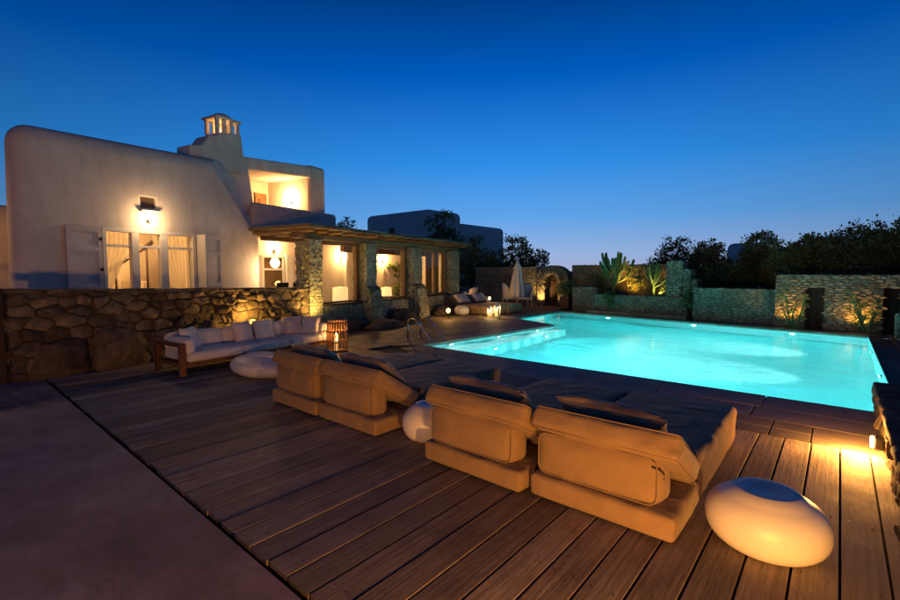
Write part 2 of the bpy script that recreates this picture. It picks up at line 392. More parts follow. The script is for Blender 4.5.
def stone_geo(poly, gap, depth, rng, detail=1):
    n0 = len(poly); cx = sum(p[0] for p in poly)/n0; cy = sum(p[1] for p in poly)/n0
    q = []
    for i in range(n0):   # cut the corners so that the stone reads rounded
        a, b = poly[i], poly[(i+1) % n0]
        for t in ((.12, .88) if detail else (.5,)): q.append((a[0]+(b[0]-a[0])*t, a[1]+(b[1]-a[1])*t))
    r = []
    for x, y in q:
        d = math.hypot(x-cx, y-cy)+1e-6; k = max(.3, 1-gap*rng.uniform(.6, 1.5)/d); r.append((cx+(x-cx)*k, cy+(y-cy)*k))
    n = len(r); dd = depth*rng.uniform(.55, 1.3); tx, ty = rng.uniform(-.25, .25), rng.uniform(-.25, .25)
    V = [(x, y, -.03) for x, y in r]+[(x, y, dd*.55) for x, y in r]
    for x, y in r:
        k = .80+rng.uniform(-.06, .05); V.append((cx+(x-cx)*k, cy+(y-cy)*k, max(.25*dd, dd*(1+rng.uniform(-.2, .15))+tx*(x-cx)+ty*(y-cy))))
    V.append((cx+tx*.1, cy, dd*1.12)); F = []
    for k in range(n):
        l = (k+1) % n; F += [(k, l, n+l, n+k), (n+k, n+l, 2*n+l, 2*n+k), (2*n+k, 2*n+l, 3*n)]
    return V, F
def stone_fine(poly, gap, depth, rng):
    n0 = len(poly); cx = sum(p[0] for p in poly)/n0; cy = sum(p[1] for p in poly)/n0; q = []
    for i in range(n0):
        a, b = poly[i], poly[(i+1) % n0]; L_ = math.hypot(b[0]-a[0], b[1]-a[1]); k = max(1, int(L_/.055))
        for j in range(k): t = (j+(.12 if j == 0 else 0))/k; q.append((a[0]+(b[0]-a[0])*t, a[1]+(b[1]-a[1])*t))
    r = []
    for x, y in q:
        d = math.hypot(x-cx, y-cy)+1e-6; k = max(.3, 1-gap*rng.uniform(.2, 2.4)/d); r.append((cx+(x-cx)*k, cy+(y-cy)*k))
    n = len(r); dd = depth*rng.uniform(.35, 1.5); tx, ty = rng.uniform(-.3, .3), rng.uniform(-.35, .2); V = []; sd = Vector((rng.random()*50, rng.random()*50, 0))
    for kk, hh in ((1, -.04), (1, .35), (.93, .78), (.66, 1.0), (.33, 1.08)):
        for x, y in r:
            px, py = cx+(x-cx)*kk, cy+(y-cy)*kk; h = -.04 if hh < 0 else max(.1*dd, hh*dd+(tx*(px-cx)+ty*(py-cy))*hh+dd*.55*noise.noise(Vector((px*9, py*9, 0))+sd)*min(1, hh)+.006*noise.noise(Vector((px*31, py*31, 3))+sd))
            V.append((px, py, h))
    V.append((cx, cy, dd*(1.08+.5*noise.noise(Vector((cx*9, cy*9, 0))+sd)))); F = []
    for j in range(4):
        for k in range(n): l = (k+1) % n; F.append((j*n+k, j*n+l, (j+1)*n+l, (j+1)*n+k))
    for k in range(n): F.append((4*n+k, 4*n+(k+1) % n, 5*n))
    return V, F
def rubble(parent, org, u, v, nrm, w, h, size, gap, depth, rng, m, joined=True, flat=1.5, top=None, holes=(), name='stone', detail=1):
    org, u, v, nrm = Vector(org), Vector(u), Vector(v), Vector(nrm); mb = MB()
    for poly in cells(w, h, size, rng, flat, top, holes):
        V, F = stone_geo(poly, gap, depth, rng, detail) if joined else stone_fine(poly, gap, depth, rng); V = [org+u*a+v*b+nrm*c for a, b, c in V]
        if u.cross(v).dot(nrm) < 0: F = [f[::-1] for f in F]
        if joined: mb.add(V, F)
        else:
            c = sum(V, Vector())/len(V); b2 = MB().add([p-c for p in V], F); o = b2.build(name, m, parent, fix=False); o.location = c
    if joined and mb.v:
        o = mb.build('stone_facing', m, parent, fix=False); o['kind'] = 'stuff'; return o
def boulder(name, label, loc, r, parent=None, seed=0, m='boulder', cat='boulder', group=None, sub=4):
    bm = bmesh.new(); bmesh.ops.create_icosphere(bm, subdivisions=sub, radius=1)
    for v in bm.verts:
        p = v.co.copy(); k = 1+.30*noise.noise(p*1.2+Vector((seed*5.1, seed, 0)))+.17*noise.noise(p*2.9+Vector((seed, seed*2, 0)))-.09*abs(noise.noise(p*5+Vector((seed, 0, seed))))+.05*noise.noise(p*11)+.02*noise.noise(p*23)
        v.co = Vector((p.x*r[0], p.y*r[1], p.z*r[2]))*k
        if v.co.z < -r[2]*.55: v.co.z = -r[2]*.55
    me = bpy.data.meshes.new(name); bm.to_mesh(me); bm.free()
    for p in me.polygons: p.use_smooth = True
    o = link(name, me, M[m], parent); o.location = (loc[0], loc[1], loc[2]+r[2]*.55)
    if label: tag(o, label, cat, group)
    return o

# ================================================================== the setting
rng = random.Random(7)
POOL = [(-6.85, 7.0), (.60, 7.0), (.60, 15.2), (-8.46, 16.68), (-8.36, 13.16), (-6.42, 12.26)]
def sheet(name, rects, z, m, kind='structure', th=0):
    mb = MB()
    for x0, x1, y0, y1 in rects: mb.box(x0, x1, y0, y1, z-(th or .02), z)
    return tag(mb.build(name, m, fix=False), kind=kind)
def flat(name, rects, z, m):
    mb = MB()
    for x0, x1, y0, y1 in rects: mb.add([(x0, y0, z), (x1, y0, z), (x1, y1, z), (x0, y1, z)], [(0, 1, 2, 3)])
    return tag(mb.build(name, m, fix=False), kind='structure')
flat('ground', [(-1500, 1500, -1500, 6.6), (-1500, -8.9, 6.6, 17.1), (1.2, 1500, 6.6, 17.1), (-1500, 1500, 17.1, 2500)], -.16, M['soil'])
# screed floor in front of the deck
cf = MB(); n = 24
cf.box(-14, .47, -9, 1.145, -.15, 0); tag(cf.build('concrete_floor', M['concrete'], bevel=.006), kind='structure')
# deck with single boards
deck = sheet('deck', [(-9.15, .47, 1.16, 5.36)], -.075, M['darkgap'], th=.08)
bw = .2006; x = .468-bw; i = 0; plank_mesh = {}
screws = MB()
while x > -9.2:
    y0 = 1.185+rng.uniform(-.006, .006); y1 = 5.35+rng.uniform(-.006, .006)
    b = MB().box(-bw/2+.006, bw/2-.006, -(y1-y0)/2, (y1-y0)/2, -.0165, .0165)
    o = b.build('plank', M['deck'], deck, bevel=.004, seg=2)
    o.location = (x+bw/2, (y0+y1)/2, -.0195+rng.uniform(-.002, .002)); o.rotation_euler = (0, rng.uniform(-.004, .004), rng.uniform(-.0008, .0008))
    for yy in (1.32, 2.15, 2.98, 3.81, 4.64, 5.22):
        for dx in (.045, .155):
            screws.lathe([(.0045, 0), (.0045, .0012), (.002, .0012)], 8, (x+dx, yy+rng.uniform(-.01, .01), -.0016))
    x -= bw
sp = screws.build('screw_heads', M['black'], deck); sp['kind'] = 'stuff'
# terrace of pavers round the pool
def shifted(poly, d):
    out = []; n = len(poly)
    for i in range(n):
        p0, p1, p2 = Vector(poly[i-1]), Vector(poly[i]), Vector(poly[(i+1) % n])
        e1 = (p1-p0).normalized(); e2 = (p2-p1).normalized(); n1 = Vector((e1.y, -e1.x)); n2 = Vector((e2.y, -e2.x))
        k = (n1+n2).normalized(); out.append(tuple(p1+k*(d/max(.3, k.dot(n1)))))
    return out
terr = sheet('terrace', [(-16, -6.2, 5.37, 7), (-6.2, .9, 5.37, 6.99), (-16, -8.5, 7, 19.6), (-8.5, -6.95, 7, 12.3), (-8.6, 6, 16.75, 19.6)], -.05, M['mortar'], th=.1)
def paver(poly, z1, parent, m, gap=.005, th=.05, name='paver', bev=.004):
    cx = sum(p[0] for p in poly)/len(poly); cy = sum(p[1] for p in poly)/len(poly); q = []
    for px, py in poly:
        d = math.hypot(px-cx, py-cy); k = 1-gap*1.4/max(d, .05); q.append(((px-cx)*k, (py-cy)*k))
    o = MB().prism(q, lambda a, b: (a, b, -th), lambda a, b: (a, b, 0)).build(name, m, parent, bevel=bev, seg=2); o.location = (cx, cy, z1+rng.uniform(-.0015, .0015)); return o
# row of small stones along the deck, then a band of wide slabs and the coping at the water
x = .44
while x > -13.4:
    w = rng.uniform(.3, .62); y1 = 5.92
    if rng.random() < .35: paver([(x-w, 5.375), (x, 5.375), (x, 5.62), (x-w, 5.62)], -.002, terr, M['paver']); paver([(x-w, 5.62), (x, 5.62), (x, y1), (x-w, y1)], -.002, terr, M['paver'])
    else: paver([(x-w, 5.375), (x, 5.375), (x, y1), (x-w, y1)], -.002, terr, M['paver'])
    x -= w
x = .44
while x > -6.3:
    w = rng.uniform(.95, 1.25); w = min(w, x+6.9) if x-w < -6.6 else w
    paver([(x-w, 5.925), (x, 5.925), (x, 6.42), (x-w, 6.42)], -.002, terr, M['coping']); x -= w
x = .55
while x > -6.6:
    w = 1.2 if x-1.2 > -6.2 else x+6.86
    paver([(x-w, 6.425), (x, 6.425), (x, 7.03), (x-w, 7.03)], -.001, terr, M['coping'], th=.07); x -= w
def line_side(p, a, b): return (b[1]-a[1], -(b[0]-a[0]), (b[1]-a[1])*a[0]-(b[0]-a[0])*a[1])
S = shifted(POOL, .0); S3 = shifted(POOL, .42)
for (i, j) in ((5, 0), (4, 5), (3, 4), (2, 3)):      # coping along the far and left edges, in slabs
    a, b = Vector(POOL[i]), Vector(POOL[j]); a2, b2 = Vector(S3[i]), Vector(S3[j]); k = max(1, int((b-a).length/1.1))
    e = (b-a).normalized(); inn = Vector((-e.y, e.x))*.03
    for q in range(k):
        t0, t1 = q/k, (q+1)/k
        paver([tuple(a.lerp(b, t0)+inn), tuple(a.lerp(b, t1)+inn), tuple(a2.lerp(b2, t1)), tuple(a2.lerp(b2, t0))], -.001, terr, M['coping'], th=.07)
for iy in range(23):
    for ix in range(-2, 14):
        x1 = -6.0-ix*.62; y0 = 5.93+iy*.6; o = .31*(iy % 2)
        poly = [(x1-.62-o, y0), (x1-o, y0), (x1-o, y0+.6), (x1-.62-o, y0+.6)]
        ed = [(5, 0)] if y0 < 12.2 else [(3, 4)]
        if y0 < 6.4: poly = clip(poly, 1, 0, -6.87)
        for (i, j) in ed:
            a, b = S3[i], S3[j]; poly = clip(poly, -(b[1]-a[1]), b[0]-a[0], -(b[1]-a[1])*a[0]+(b[0]-a[0])*a[1]) if len(poly) > 2 else poly
        if y0+.6 > 12.2 and len(poly) > 2:
            a, b = S3[4], S3[5]
            if y0 < 13.2: poly = clip(poly, 1, 0, -8.8) if y0 > 12.3 else clip(poly, -(b[1]-a[1]), b[0]-a[0], -(b[1]-a[1])*a[0]+(b[0]-a[0])*a[1])
        if len(poly) > 2:
            ar = abs(sum(poly[k][0]*poly[(k+1) % len(poly)][1]-poly[(k+1) % len(poly)][0]*poly[k][1] for k in range(len(poly))))/2
            cx = sum(p[0] for p in poly)/len(poly)
            if ar > .03 and cx > -13.8: paver(poly, -.003, terr, M['paver'])
for px_, py_ in ((-1.24, 6.69), (-.58, 6.69), (.11, 6.72), (-2.3, 6.7), (-3.6, 6.7)):
    MB().lathe([(.018, 0), (.018, .004), (.012, .005)], 16, (px_, py_, -.001)).build('drain_cap', M['black'], terr)
# right side of the pool: low dark terrace beyond the overflow edge
sheet('overflow_edge', [(.601, 1.015, 6.9, 15.3)], -.055, M['paver'], th=.3)
sheet('overflow_terrace', [(1.02, 6, 7, 16.7)], -.03, M['paver'], th=.12)
# pool
def tile():
    m, nt, N, L, b = nodes('pool_mosaic')
    t = tex(nt, 1.4, 5, .6); c = ramp(nt, t.outputs['Fac'], [(.3, (.48, .74, .75)), (.7, (.58, .84, .85))])
    L.new(c, b.inputs['Base Color']); b.inputs['Roughness'].default_value = .45; return m
M['tile'] = tile()
basin = MB(); n = len(POOL); DEP = -1.45
basin.add([(x, y, -.02) for x, y in POOL]+[(x, y, DEP) for x, y in POOL], [(i, (i+1) % n, n+(i+1) % n, n+i) for i in range(n)]+[tuple(range(n, 2*n))])
basin.box(-7.2, -6.0, 7.0, 12.2, DEP, -.42)
tag(basin.build('pool_basin', M['tile'], fix=False), kind='structure')
def water():
    m, nt, N, L, b = nodes('pool_water')
    g = N.new('ShaderNodeBsdfGlass'); g.inputs['IOR'].default_value = 1.33; g.inputs['Roughness'].default_value = 0; g.inputs[0].default_value = (.90, .985, .985, 1)
    t = tex(nt, 1.6, 3, .5, (1, 1.6, 1)); t2 = tex(nt, 7, 2, .5)
    a = N.new('ShaderNodeMath'); a.operation = 'MULTIPLY_ADD'; a.inputs[1].default_value = .12; L.new(t2.outputs['Fac'], a.inputs[0]); L.new(t.outputs['Fac'], a.inputs[2])
    bp = N.new('ShaderNodeBump'); bp.inputs['Strength'].default_value = .22; bp.inputs['Distance'].default_value = .05; L.new(a.outputs[0], bp.inputs['Height']); L.new(bp.outputs[0], g.inputs['Normal'])
    L.new(g.outputs[0], N['Material Output'].inputs[0]); return m
M['water'] = water()
wm = MB().add([(x, y, -.06) for x, y in POOL], [tuple(range(n))]); tag(wm.build('water', M['water'], fix=False), kind='structure')

def pool_light(loc, d, power, spread=120, colr=None, dip=-.22):
    lab = 'round underwater lamp in the overflow wall of the pool' if d[0] == -1 else 'round underwater lamp under the far pool edge' if d[1] == -1 else 'round underwater lamp under the pool edge facing the loungers' if d[1] == 1 else 'round underwater lamp under the shallow bench of the pool' if loc[2] < -.5 else 'round underwater lamp over the shallow bench of the pool'
    t = thing('pool_light', lab, 'pool lamp', loc, 0, 'underwater lamps of the pool')
    q = Vector(d).to_track_quat('Z', 'Y').to_matrix().to_4x4()
    MB().lathe([(.10, -.02), (.10, .012), (.07, .018)], 20, M=q).build('rim', M['metal'], t)
    MB().lathe([(.07, .0), (.07, .022), (.03, .026)], 20, M=q).build('lens', emit('pool_lens', (.75, 1, 1), 7), t)
    l = lamp(t, Vector(d)*.09, power, POOLC, 'SPOT', .05, aim((0, 0, 0), Vector(d)+Vector((0, 0, dip))), R(spread), 1.0 if spread == 64 else .6)
    if colr: l.data.color = colr
    if spread == 64 and loc[1] < 11:     # stripes put into the beam strength to imitate a fan of ripple light
        l.data.use_nodes = True; nt = l.data.node_tree; N = nt.nodes; L = nt.links; em = N['Emission']
        tc = N.new('ShaderNodeNewGeometry'); sp = N.new('ShaderNodeSeparateXYZ'); L.new(tc.outputs['Incoming'], sp.inputs[0])
        dv = N.new('ShaderNodeMath'); dv.operation = 'DIVIDE'; L.new(sp.outputs['Y'], dv.inputs[0]); L.new(sp.outputs['X'], dv.inputs[1])
        ml = N.new('ShaderNodeMath'); ml.operation = 'MULTIPLY'; ml.inputs[1].default_value = 75; L.new(dv.outputs[0], ml.inputs[0])
        sn = N.new('ShaderNodeMath'); sn.operation = 'SINE'; L.new(ml.outputs[0], sn.inputs[0])
        ma = N.new('ShaderNodeMath'); ma.operation = 'MULTIPLY_ADD'; ma.inputs[1].default_value = .98; ma.inputs[2].default_value = 1.0; L.new(sn.outputs[0], ma.inputs[0]); L.new(ma.outputs[0], em.inputs['Strength']); em.inputs['Color'].default_value = (1, 1, 1, 1)
        l.data.shadow_soft_size = .01
PW = 300
LOBE = (.60, 1, .95)
for loc, d, k, s in [((.58, 10.2, -.42), (-1, 0, 0), 1.9, 64), ((.58, 13.0, -.42), (-1, 0, 0), 1.7, 64), ((-.9, 15.42, -.42), (-.15, -1, 0), .9, 165), ((-3.4, 15.82, -.42), (-.15, -1, 0), .9, 165),
                     ((-6.3, 16.28, -.42), (-.15, -1, 0), .9, 165), ((-5.98, 8.6, -.75), (1, 0, 0), 1, 140), ((-5.98, 11.0, -.75), (1, 0, 0), 1, 140), ((-4.3, 7.03, -.5), (0, 1, 0), 1, 140), ((-1.6, 7.03, -.5), (0, 1, 0), 1, 140)]:
    pool_light(loc, d, PW*k, s, LOBE if s == 64 else None, -.3 if s == 64 else -.22)
for yy in (7.9, 9.6, 11.3): pool_light((-6.84+.086*(yy-7)+.03, yy, -.2), (1, 0, 0), 330, 160, LOBE, -.7)

# ================================================================== house frame: local x = out of the facade, y = along it
W0 = (-8.88, .78, 0); HA = R(12)
HM = Matrix.Translation(W0) @ Matrix.Rotation(HA, 4, 'Z')
def H(off, s, z=0): return HM @ Vector((off, s, z))
def boolean(o, cutters):
    for c in cutters:
        m = o.modifiers.new('b', 'BOOLEAN'); m.operation = 'DIFFERENCE'; m.solver = 'EXACT'; m.object = c
    bpy.context.view_layer.update()
    me = bpy.data.meshes.new_from_object(o.evaluated_get(bpy.context.evaluated_depsgraph_get()))
    o.modifiers.clear(); o.data = me
    for c in cutters: bpy.data.objects.remove(c)
def cutter(x0, x1, y0, y1, z0, z1, parent):
    return MB().box(x0, x1, y0, y1, z0, z1).build('cutter', M['plaster'], parent)
villa = thing('villa', 'white plastered villa with rounded edges, stepped chimney and upper balcony', 'house', W0, HA)
mb = MB()
F0, B0 = -1.9, -8.0
V = [(F0, .62, -.2), (F0, 5.75, -.2), (F0, 5.75, 2.43), (F0, 4.32, 4.36), (F0, .70, 4.22),
     (B0, 2.7, -.2), (B0, 6.1, -.2), (B0, 6.5, 4.45), (B0, 2.78, 4.3), (-3.1, 6.46, 4.42), (-3.1, 6.2, -.2)]
Fc = [(0, 1, 2, 3, 4), (2, 9, 3), (4, 3, 9, 7, 8), (0, 4, 8, 5), (1, 10, 9, 2), (10, 6, 7, 9), (5, 8, 7, 6), (0, 5, 6, 10, 1)]
bm = bmesh.new(); bv = [bm.verts.new(p) for p in V]
for q in Fc: bm.faces.new([bv[i] for i in q])
bmesh.ops.recalc_face_normals(bm, faces=bm.faces)
def sel(pairs): return [e for e in bm.edges if {v.index for v in e.verts} in [set(p) for p in pairs]]
bm.verts.index_update()
bmesh.ops.bevel(bm, geom=sel([(3, 4), (4, 0), (4, 8)]), offset=.34, segments=7, profile=.5, affect='EDGES', clamp_overlap=True)
me = bpy.data.meshes.new('wall'); bm.to_mesh(me); bm.free(); wall = link('wall', me, M['plaster'], villa)
boolean(wall, [cutter(-2.5, -1.5, 2.08, 4.0, 0, 2.48, villa), cutter(-4.95, -2.28, 2.02, 4.95, .0, 2.75, villa), cutter(-2.2, -1.5, 2.79, 3.18, 2.91, 3.22, villa)])
for p in wall.data.polygons: p.use_smooth = True
try: wall.data.set_sharp_from_angle(angle=R(24))
except Exception: pass
MB().rbox(-9, -3.4, -2.5, 2.2, -.2, 2.9, .2, 5).build('annex_wall', M['plaster'], villa, True)
# room behind the french door
MB().box(-4.93, -1.95, 2.1, 3.98, .0, .012).build('room_floor', M['wood_frame'], villa)
# small high window
hw = MB()
for a in ((2.79, 2.825, 2.91, 3.22), (3.145, 3.18, 2.91, 3.22), (2.825, 3.145, 2.91, 2.945), (2.825, 3.145, 3.185, 3.22)): hw.box(-1.98, -1.905, a[0], a[1], a[2], a[3])
w1 = hw.build('window', M['paint'], villa, bevel=.004)
MB().box(-1.96, -1.955, 2.826, 3.144, 2.946, 3.184).build('pane', M['glass'], w1)
MB().box(-2.03, -1.985, 2.80, 3.17, 2.92, 3.21).build('shutter_board', M['wood_frame'], w1)
# french door: outer frame, two posts, transoms, panes
fr = MB()
for a in ((2.085, 2.15, 0, 2.475), (3.93, 3.995, 0, 2.475), (2.15, 3.93, 2.40, 2.475)): fr.box(-2.04, -1.88, a[0], a[1], a[2], a[3])
fd = fr.build('french_door', M['paint'], villa, bevel=.008)
bays = [(2.15, 2.62), (2.76, 3.2), (3.36, 3.93)]
for k, (a, b) in enumerate(((2.62, 2.76), (3.2, 3.36))): MB().box(-2.02, -1.885, a, b, 0, 2.399).build('post', M['paint'], fd, bevel=.008)
for (a, b) in bays:
    MB().box(-1.99, -1.92, a, b, 2.09, 2.14).build('transom', M['paint'], fd, bevel=.005)
    MB().box(-1.99, -1.92, a, b, 0.02, .32).build('kick_panel', M['paint'], fd, bevel=.005)
    MB().box(-1.96, -1.952, a, b, 2.14, 2.4).build('pane', M['glass'], fd); MB().box(-1.96, -1.952, a, b, .32, 2.09).build('pane', M['glass'], fd)
MB().tube([(-1.86, 3.23, 1.16), (-1.82, 3.23, 1.16), (-1.82, 3.31, 1.16)], .012).build('handle', M['black'], fd)
def shutter(y0, y1, x0, x1):
    def q(t): return x0+(x1-x0)*t, y0+(y1-y0)*t
    ang = math.atan2(x1-x0, y1-y0); L_ = math.hypot(x1-x0, y1-y0); Mx = Matrix.Translation((x0, y0, 0)) @ Matrix.Rotation(-ang, 4, 'Z')
    s = MB(); s.box(-.015, .015, 0, L_, .02, 2.46, Mx); o = s.build('shutter', M['shutter'], villa, bevel=.004)
    for a in ((0, .07, .02, 2.46), (L_-.07, L_, .02, 2.46), (.07, L_-.07, .02, .14), (.07, L_-.07, 1.22, 1.32), (.07, L_-.07, 1.98, 2.06), (.07, L_-.07, 2.36, 2.46)):
        MB().box(.0155, .032, a[0], a[1], a[2], a[3], Mx).build('shutter_rail', M['shutter'], o, bevel=.003)
    for z in (.5, 1.6, 2.2): MB().box(.033, .05, (.0 if y0 > 3 else L_-.05), (.05 if y0 > 3 else L_), z, z+.06, Mx).build('hinge', M['black'], o)
shutter(1.47, 2.05, -1.86, -1.86); shutter(4.15, 4.64, -1.86, -1.86)
MB().box(-1.88, -1.55, 4.02, 4.06, .02, 2.45).build('door_leaf', M['paint'], villa, bevel=.004)
# stepped chimney
ch = MB(); prof = [(4.2, 4.2), (4.2, 4.64), (4.5, 4.70), (4.62, 4.86), (4.72, 5.00), (4.95, 5.04), (4.98, 5.14), (5.64, 5.24), (5.68, 4.75), (5.82, 4.45), (5.85, 4.2)]
ch.prism([(a, b) for a, b in prof], lambda a, b: (-2.85, a, b), lambda a, b: (-2.3, a, b))
chim = ch.build('chimney', M['plaster'], villa, smooth=True, bevel=.05, seg=3)
for yy in (4.98, 5.17, 5.36, 5.55):
    for xx in (-2.82, -2.4): MB().box(xx, xx+.08, yy-.045, yy+.045, 5.12, 5.50).build('flue_post', M['plaster'], chim, bevel=.01)
MB().box(-2.9, -2.26, 4.90, 5.63, 5.50, 5.56).build('flue_slab', M['plaster'], chim, bevel=.02)
MB().lathe([(.26, 0), (.24, .06), (.16, .12), (.04, .15)], 20, (-2.58, 5.26, 5.56)).build('flue_dome', M['plaster_far'], chim, smooth=True)
MB().lathe([(.03, 0), (.05, .06), (.02, .1)], 12, (-2.6, 5.2, 5.23)).build('flue_bulb', emit('flue_glow', (1, .55, .18), 8), chim); lamp(chim, (-2.6, 5.25, 5.36), .55, AMBER, size=.03)
# upper storey: loggia with parapet
up = MB(); up.add([(-3.0, 6.05, 3.3), (-3.0, 8.65, 3.3), (-3.0, 8.65, 4.68), (-3.0, 6.05, 4.48), (-2.98, 6.05, 4.85), (-2.98, 8.65, 5.12)], [])
rf = MB().prism([(5.9, 4.50), (8.75, 4.72), (8.75, 5.10), (5.9, 4.84)], lambda a, b: (-6.5, a, b), lambda a, b: (-2.95, a, b)).build('loggia_roof', M['plaster'], villa, smooth=True, bevel=.06, seg=3)
MB().box(-6.5, -2.97, 8.72, 9.46, 2.5, 5.16).build('loggia_pier', M['plaster'], villa, smooth=True, bevel=.15, seg=4)
MB().box(-6.5, -5.0, 5.9, 8.74, 2.5, 4.95).build('loggia_back_wall', M['plaster'], villa)
MB().box(-6.5, -2.2, 5.7, 9.0, 2.55, 2.75).build('loggia_floor', M['paver'], villa)
MB().rbox(-2.25, -2.0, 5.7, 8.95, 2.72, 3.46, .12, 6).build('balcony_parapet', M['plaster'], villa, smooth=True)
MB().rbox(-4.9, -2.1, 8.72, 8.97, 2.72, 3.46, .12, 6).build('balcony_parapet', M['plaster'], villa, smooth=True)
for (a, b, z0, z1) in ((7.6, 8.0, 2.78, 4.3), (8.12, 8.6, 2.78, 4.3)):
    o = MB().box(-5.0, -4.94, a, b, z0, z1).build('shutter', M['wood_frame'], villa, bevel=.01)
    MB().box(-4.94, -4.925, a+.1, b-.1, 3.55, 4.1).build('pane', M['glass'], o)
# ---- wall lamps
def wall_lamp(label, loc, power, colr=WARM, rz=HA, r=.07, size=.05, glow=24, off=.13, group=None, up=.09):
    t = thing('wall_lamp', label, 'wall lamp', loc, rz, group)
    MB().lathe([(.018, -.015), (.034, .0), (.042, .03), (.038, .036), (.03, .02)], 16, (.06, 0, 0), 1, 1).build('shade', M['plaster'], t, smooth=True)
    MB().box(-.005, .05, -.03, .03, -.02, .03).build('bracket', M['black'], t)
    MB().lathe([(.012, 0), (.024, .02), (.012, .04)], 12, (.06, 0, .012)).build('bulb', emit('bulb_glow', colr, glow), t, smooth=True)
    lamp(t, (off, 0, up), power, colr, size=size); return t
MB().box(-1.92, -1.80, 2.80, 3.17, 2.86, 2.90).build('window_sill', M['plaster'], villa, bevel=.015)
wall_lamp('glowing wall lamp between the french door and the small high window', H(-1.895, 2.97, 2.66), 5, WARM, off=.26, up=.04)
wall_lamp('bright lamp on the inner side wall of the upper balcony', H(-3.85, 8.715, 3.95), 30, HONEY, HA-PI/2, off=.22)
wall_lamp('small amber lamp on the low annex left of the villa corner', H(-3.395, -.1, 2.25), 4, AMBER, HA)
def glow_pendant(label, loc, r, power, colr=WARM, drop=.5, s=3.4):
    t = thing('pendant_lamp', label, 'pendant lamp', loc)
    MB().lathe([(r*.3, -r), (r*.75, -r*.7), (r, 0), (r*.75, r*.7), (r*.3, r)], 20).build('globe', emit('globe_glow', colr, s), t, smooth=True)
    MB().tube([(0, 0, r), (0, 0, r+drop)], .006, 6).build('cable', M['black'], t)
    lamp(t, (0, 0, -r-.06), power, colr, size=.08); return t
glow_pendant('warm ceiling pendant in the room behind the french door', H(-3.6, 3.5, 2.45), .1, 24, HONEY, .2)
# sheer curtains inside the french door
def curtain(y0, y1, tie, label):
    V = []; Fq = []; nu, nv = 44, 16
    for j in range(nv+1):
        z = .05+2.35*j/nv; t = max(0, min(1, (2.3-z)/1.5)); t = t*t*(3-2*t)
        for i in range(nu+1):
            u = i/nu; yy = y0+(y1-y0)*u
            target = tie+(yy-tie)*.28
            yy = yy+(target-yy)*t if z > .75 else target+(yy-target)*.25
            V.append((-2.26+.028*math.sin(u*46+j*.1)*(1-.3*t), yy, z))
    for j in range(nv):
        for i in range(nu): a = j*(nu+1)+i; Fq.append((a, a+1, a+nu+2, a+nu+1))
    o = MB().add(V, Fq).build('curtain', M['sheer'], None, smooth=True, fix=False); o.location = W0; o.rotation_euler = (0, 0, HA); tag(o, label, 'curtain')
curtain(2.1, 2.74, 2.14, 'white sheer curtain tied back beside the handrail in the french door')
curtain(3.22, 3.98, 3.94, 'white sheer curtain tied to the jamb by the open shutter leaf')
# stair in the room
st = thing('indoor_stair', 'indoor stair with dark wooden handrail seen through the french door', 'stair', W0, HA)
for k in range(7):
    MB().box(-4.94, -3.9, 2.3+.26*k, 2.3+.26*(k+1), .013, .19*(k+1)).build('step', M['plaster'], st, bevel=.01)
MB().tube([(-3.85, 2.3, 1.05), (-3.85, 4.1, 2.35)], .05, 6).build('handrail', M['door_dark'], st)
for k in range(5): MB().tube([(-3.85, 2.5+.36*k, .15+.24*k), (-3.85, 2.5+.36*k, 1.16+.262*k)], .028, 6).build('baluster', M['door_dark'], st)
ar = thing('armchair', 'white rounded armchair inside the french door', 'armchair', H(-2.85, 2.55), HA)
MB().rbox(-.35, .35, -.35, .35, .06, .45, .1, 5, .03).build('seat', M['white_fabric'], ar, True); MB().rbox(-.38, -.18, -.35, .35, .3, .98, .09, 5, .03).build('backrest', M['white_fabric'], ar, True)
for sy in (-1, 1): MB().rbox(-.3, .36, sy*.36-.09, sy*.36+.09, .06, .7, .08, 4, .02).build('arm', M['white_fabric'], ar, True)

# ================================================================== porch with stone pillars
porch = thing('porch', 'stone pillared porch with glazed bays and a rough timber roof', 'porch', W0, HA)
for k, (a, b) in enumerate(((5.74, 6.2), (7.95, 8.46), (10.42, 11.05), (13.25, 13.9))):
    p = MB().box(-.52, -.03, a+.03, b-.03, -.1, 2.42).build('pillar', M['mortar_far'], porch, bevel=.02)
    zz = 0
    rubble(p, (-.03, a, 0), (0, 1, 0), (0, 0, 1), (1, 0, 0), b-a, 2.41, .115, .005, .022, rng, M['stone_pillar'], flat=1.3)
    rubble(p, (-.54, a+.03, 0), (1, 0, 0), (0, 0, 1), (0, -1, 0), .54, 2.41, .115, .005, .022, rng, M['stone_pillar'], flat=1.3)
    rubble(p, (-.54, b-.03, 0), (1, 0, 0), (0, 0, 1), (0, 1, 0), .54, 2.41, .2, .008, .03, rng, M['stone_pillar'], flat=1.3)
    if k in (1, 2):
        bt = MB().prism([(-.03, 0), (.30, 0), (.13, 1.0), (.08, 1.12), (-.03, 1.16)], lambda x_, z_: (x_, a+.05, z_), lambda x_, z_: (x_, b+.02, z_)).build('buttress', M['mortar_far'], porch, bevel=.02)
        e_ = Vector((-.17, 0, 1)).normalized(); nn = Vector((1, 0, .17)).normalized()
        rubble(bt, (.30, a+.05, 0), (0, 1, 0), tuple(e_), tuple(nn), b-a-.03, 1.05, .115, .005, .022, rng, M['stone_pillar'], flat=1.3)
        rubble(bt, (-.02, a+.05, 0), (1, 0, 0), (0, 0, 1), (0, -1, 0), .32, 1.14, .115, .005, .022, rng, M['stone_pillar'], flat=1.3, top=lambda u: 1.14 if u < .10 else max(.02, 1.14-(u-.09)*5))
bay = [(6.2, 7.95), (8.46, 10.42), (11.05, 13.25)]
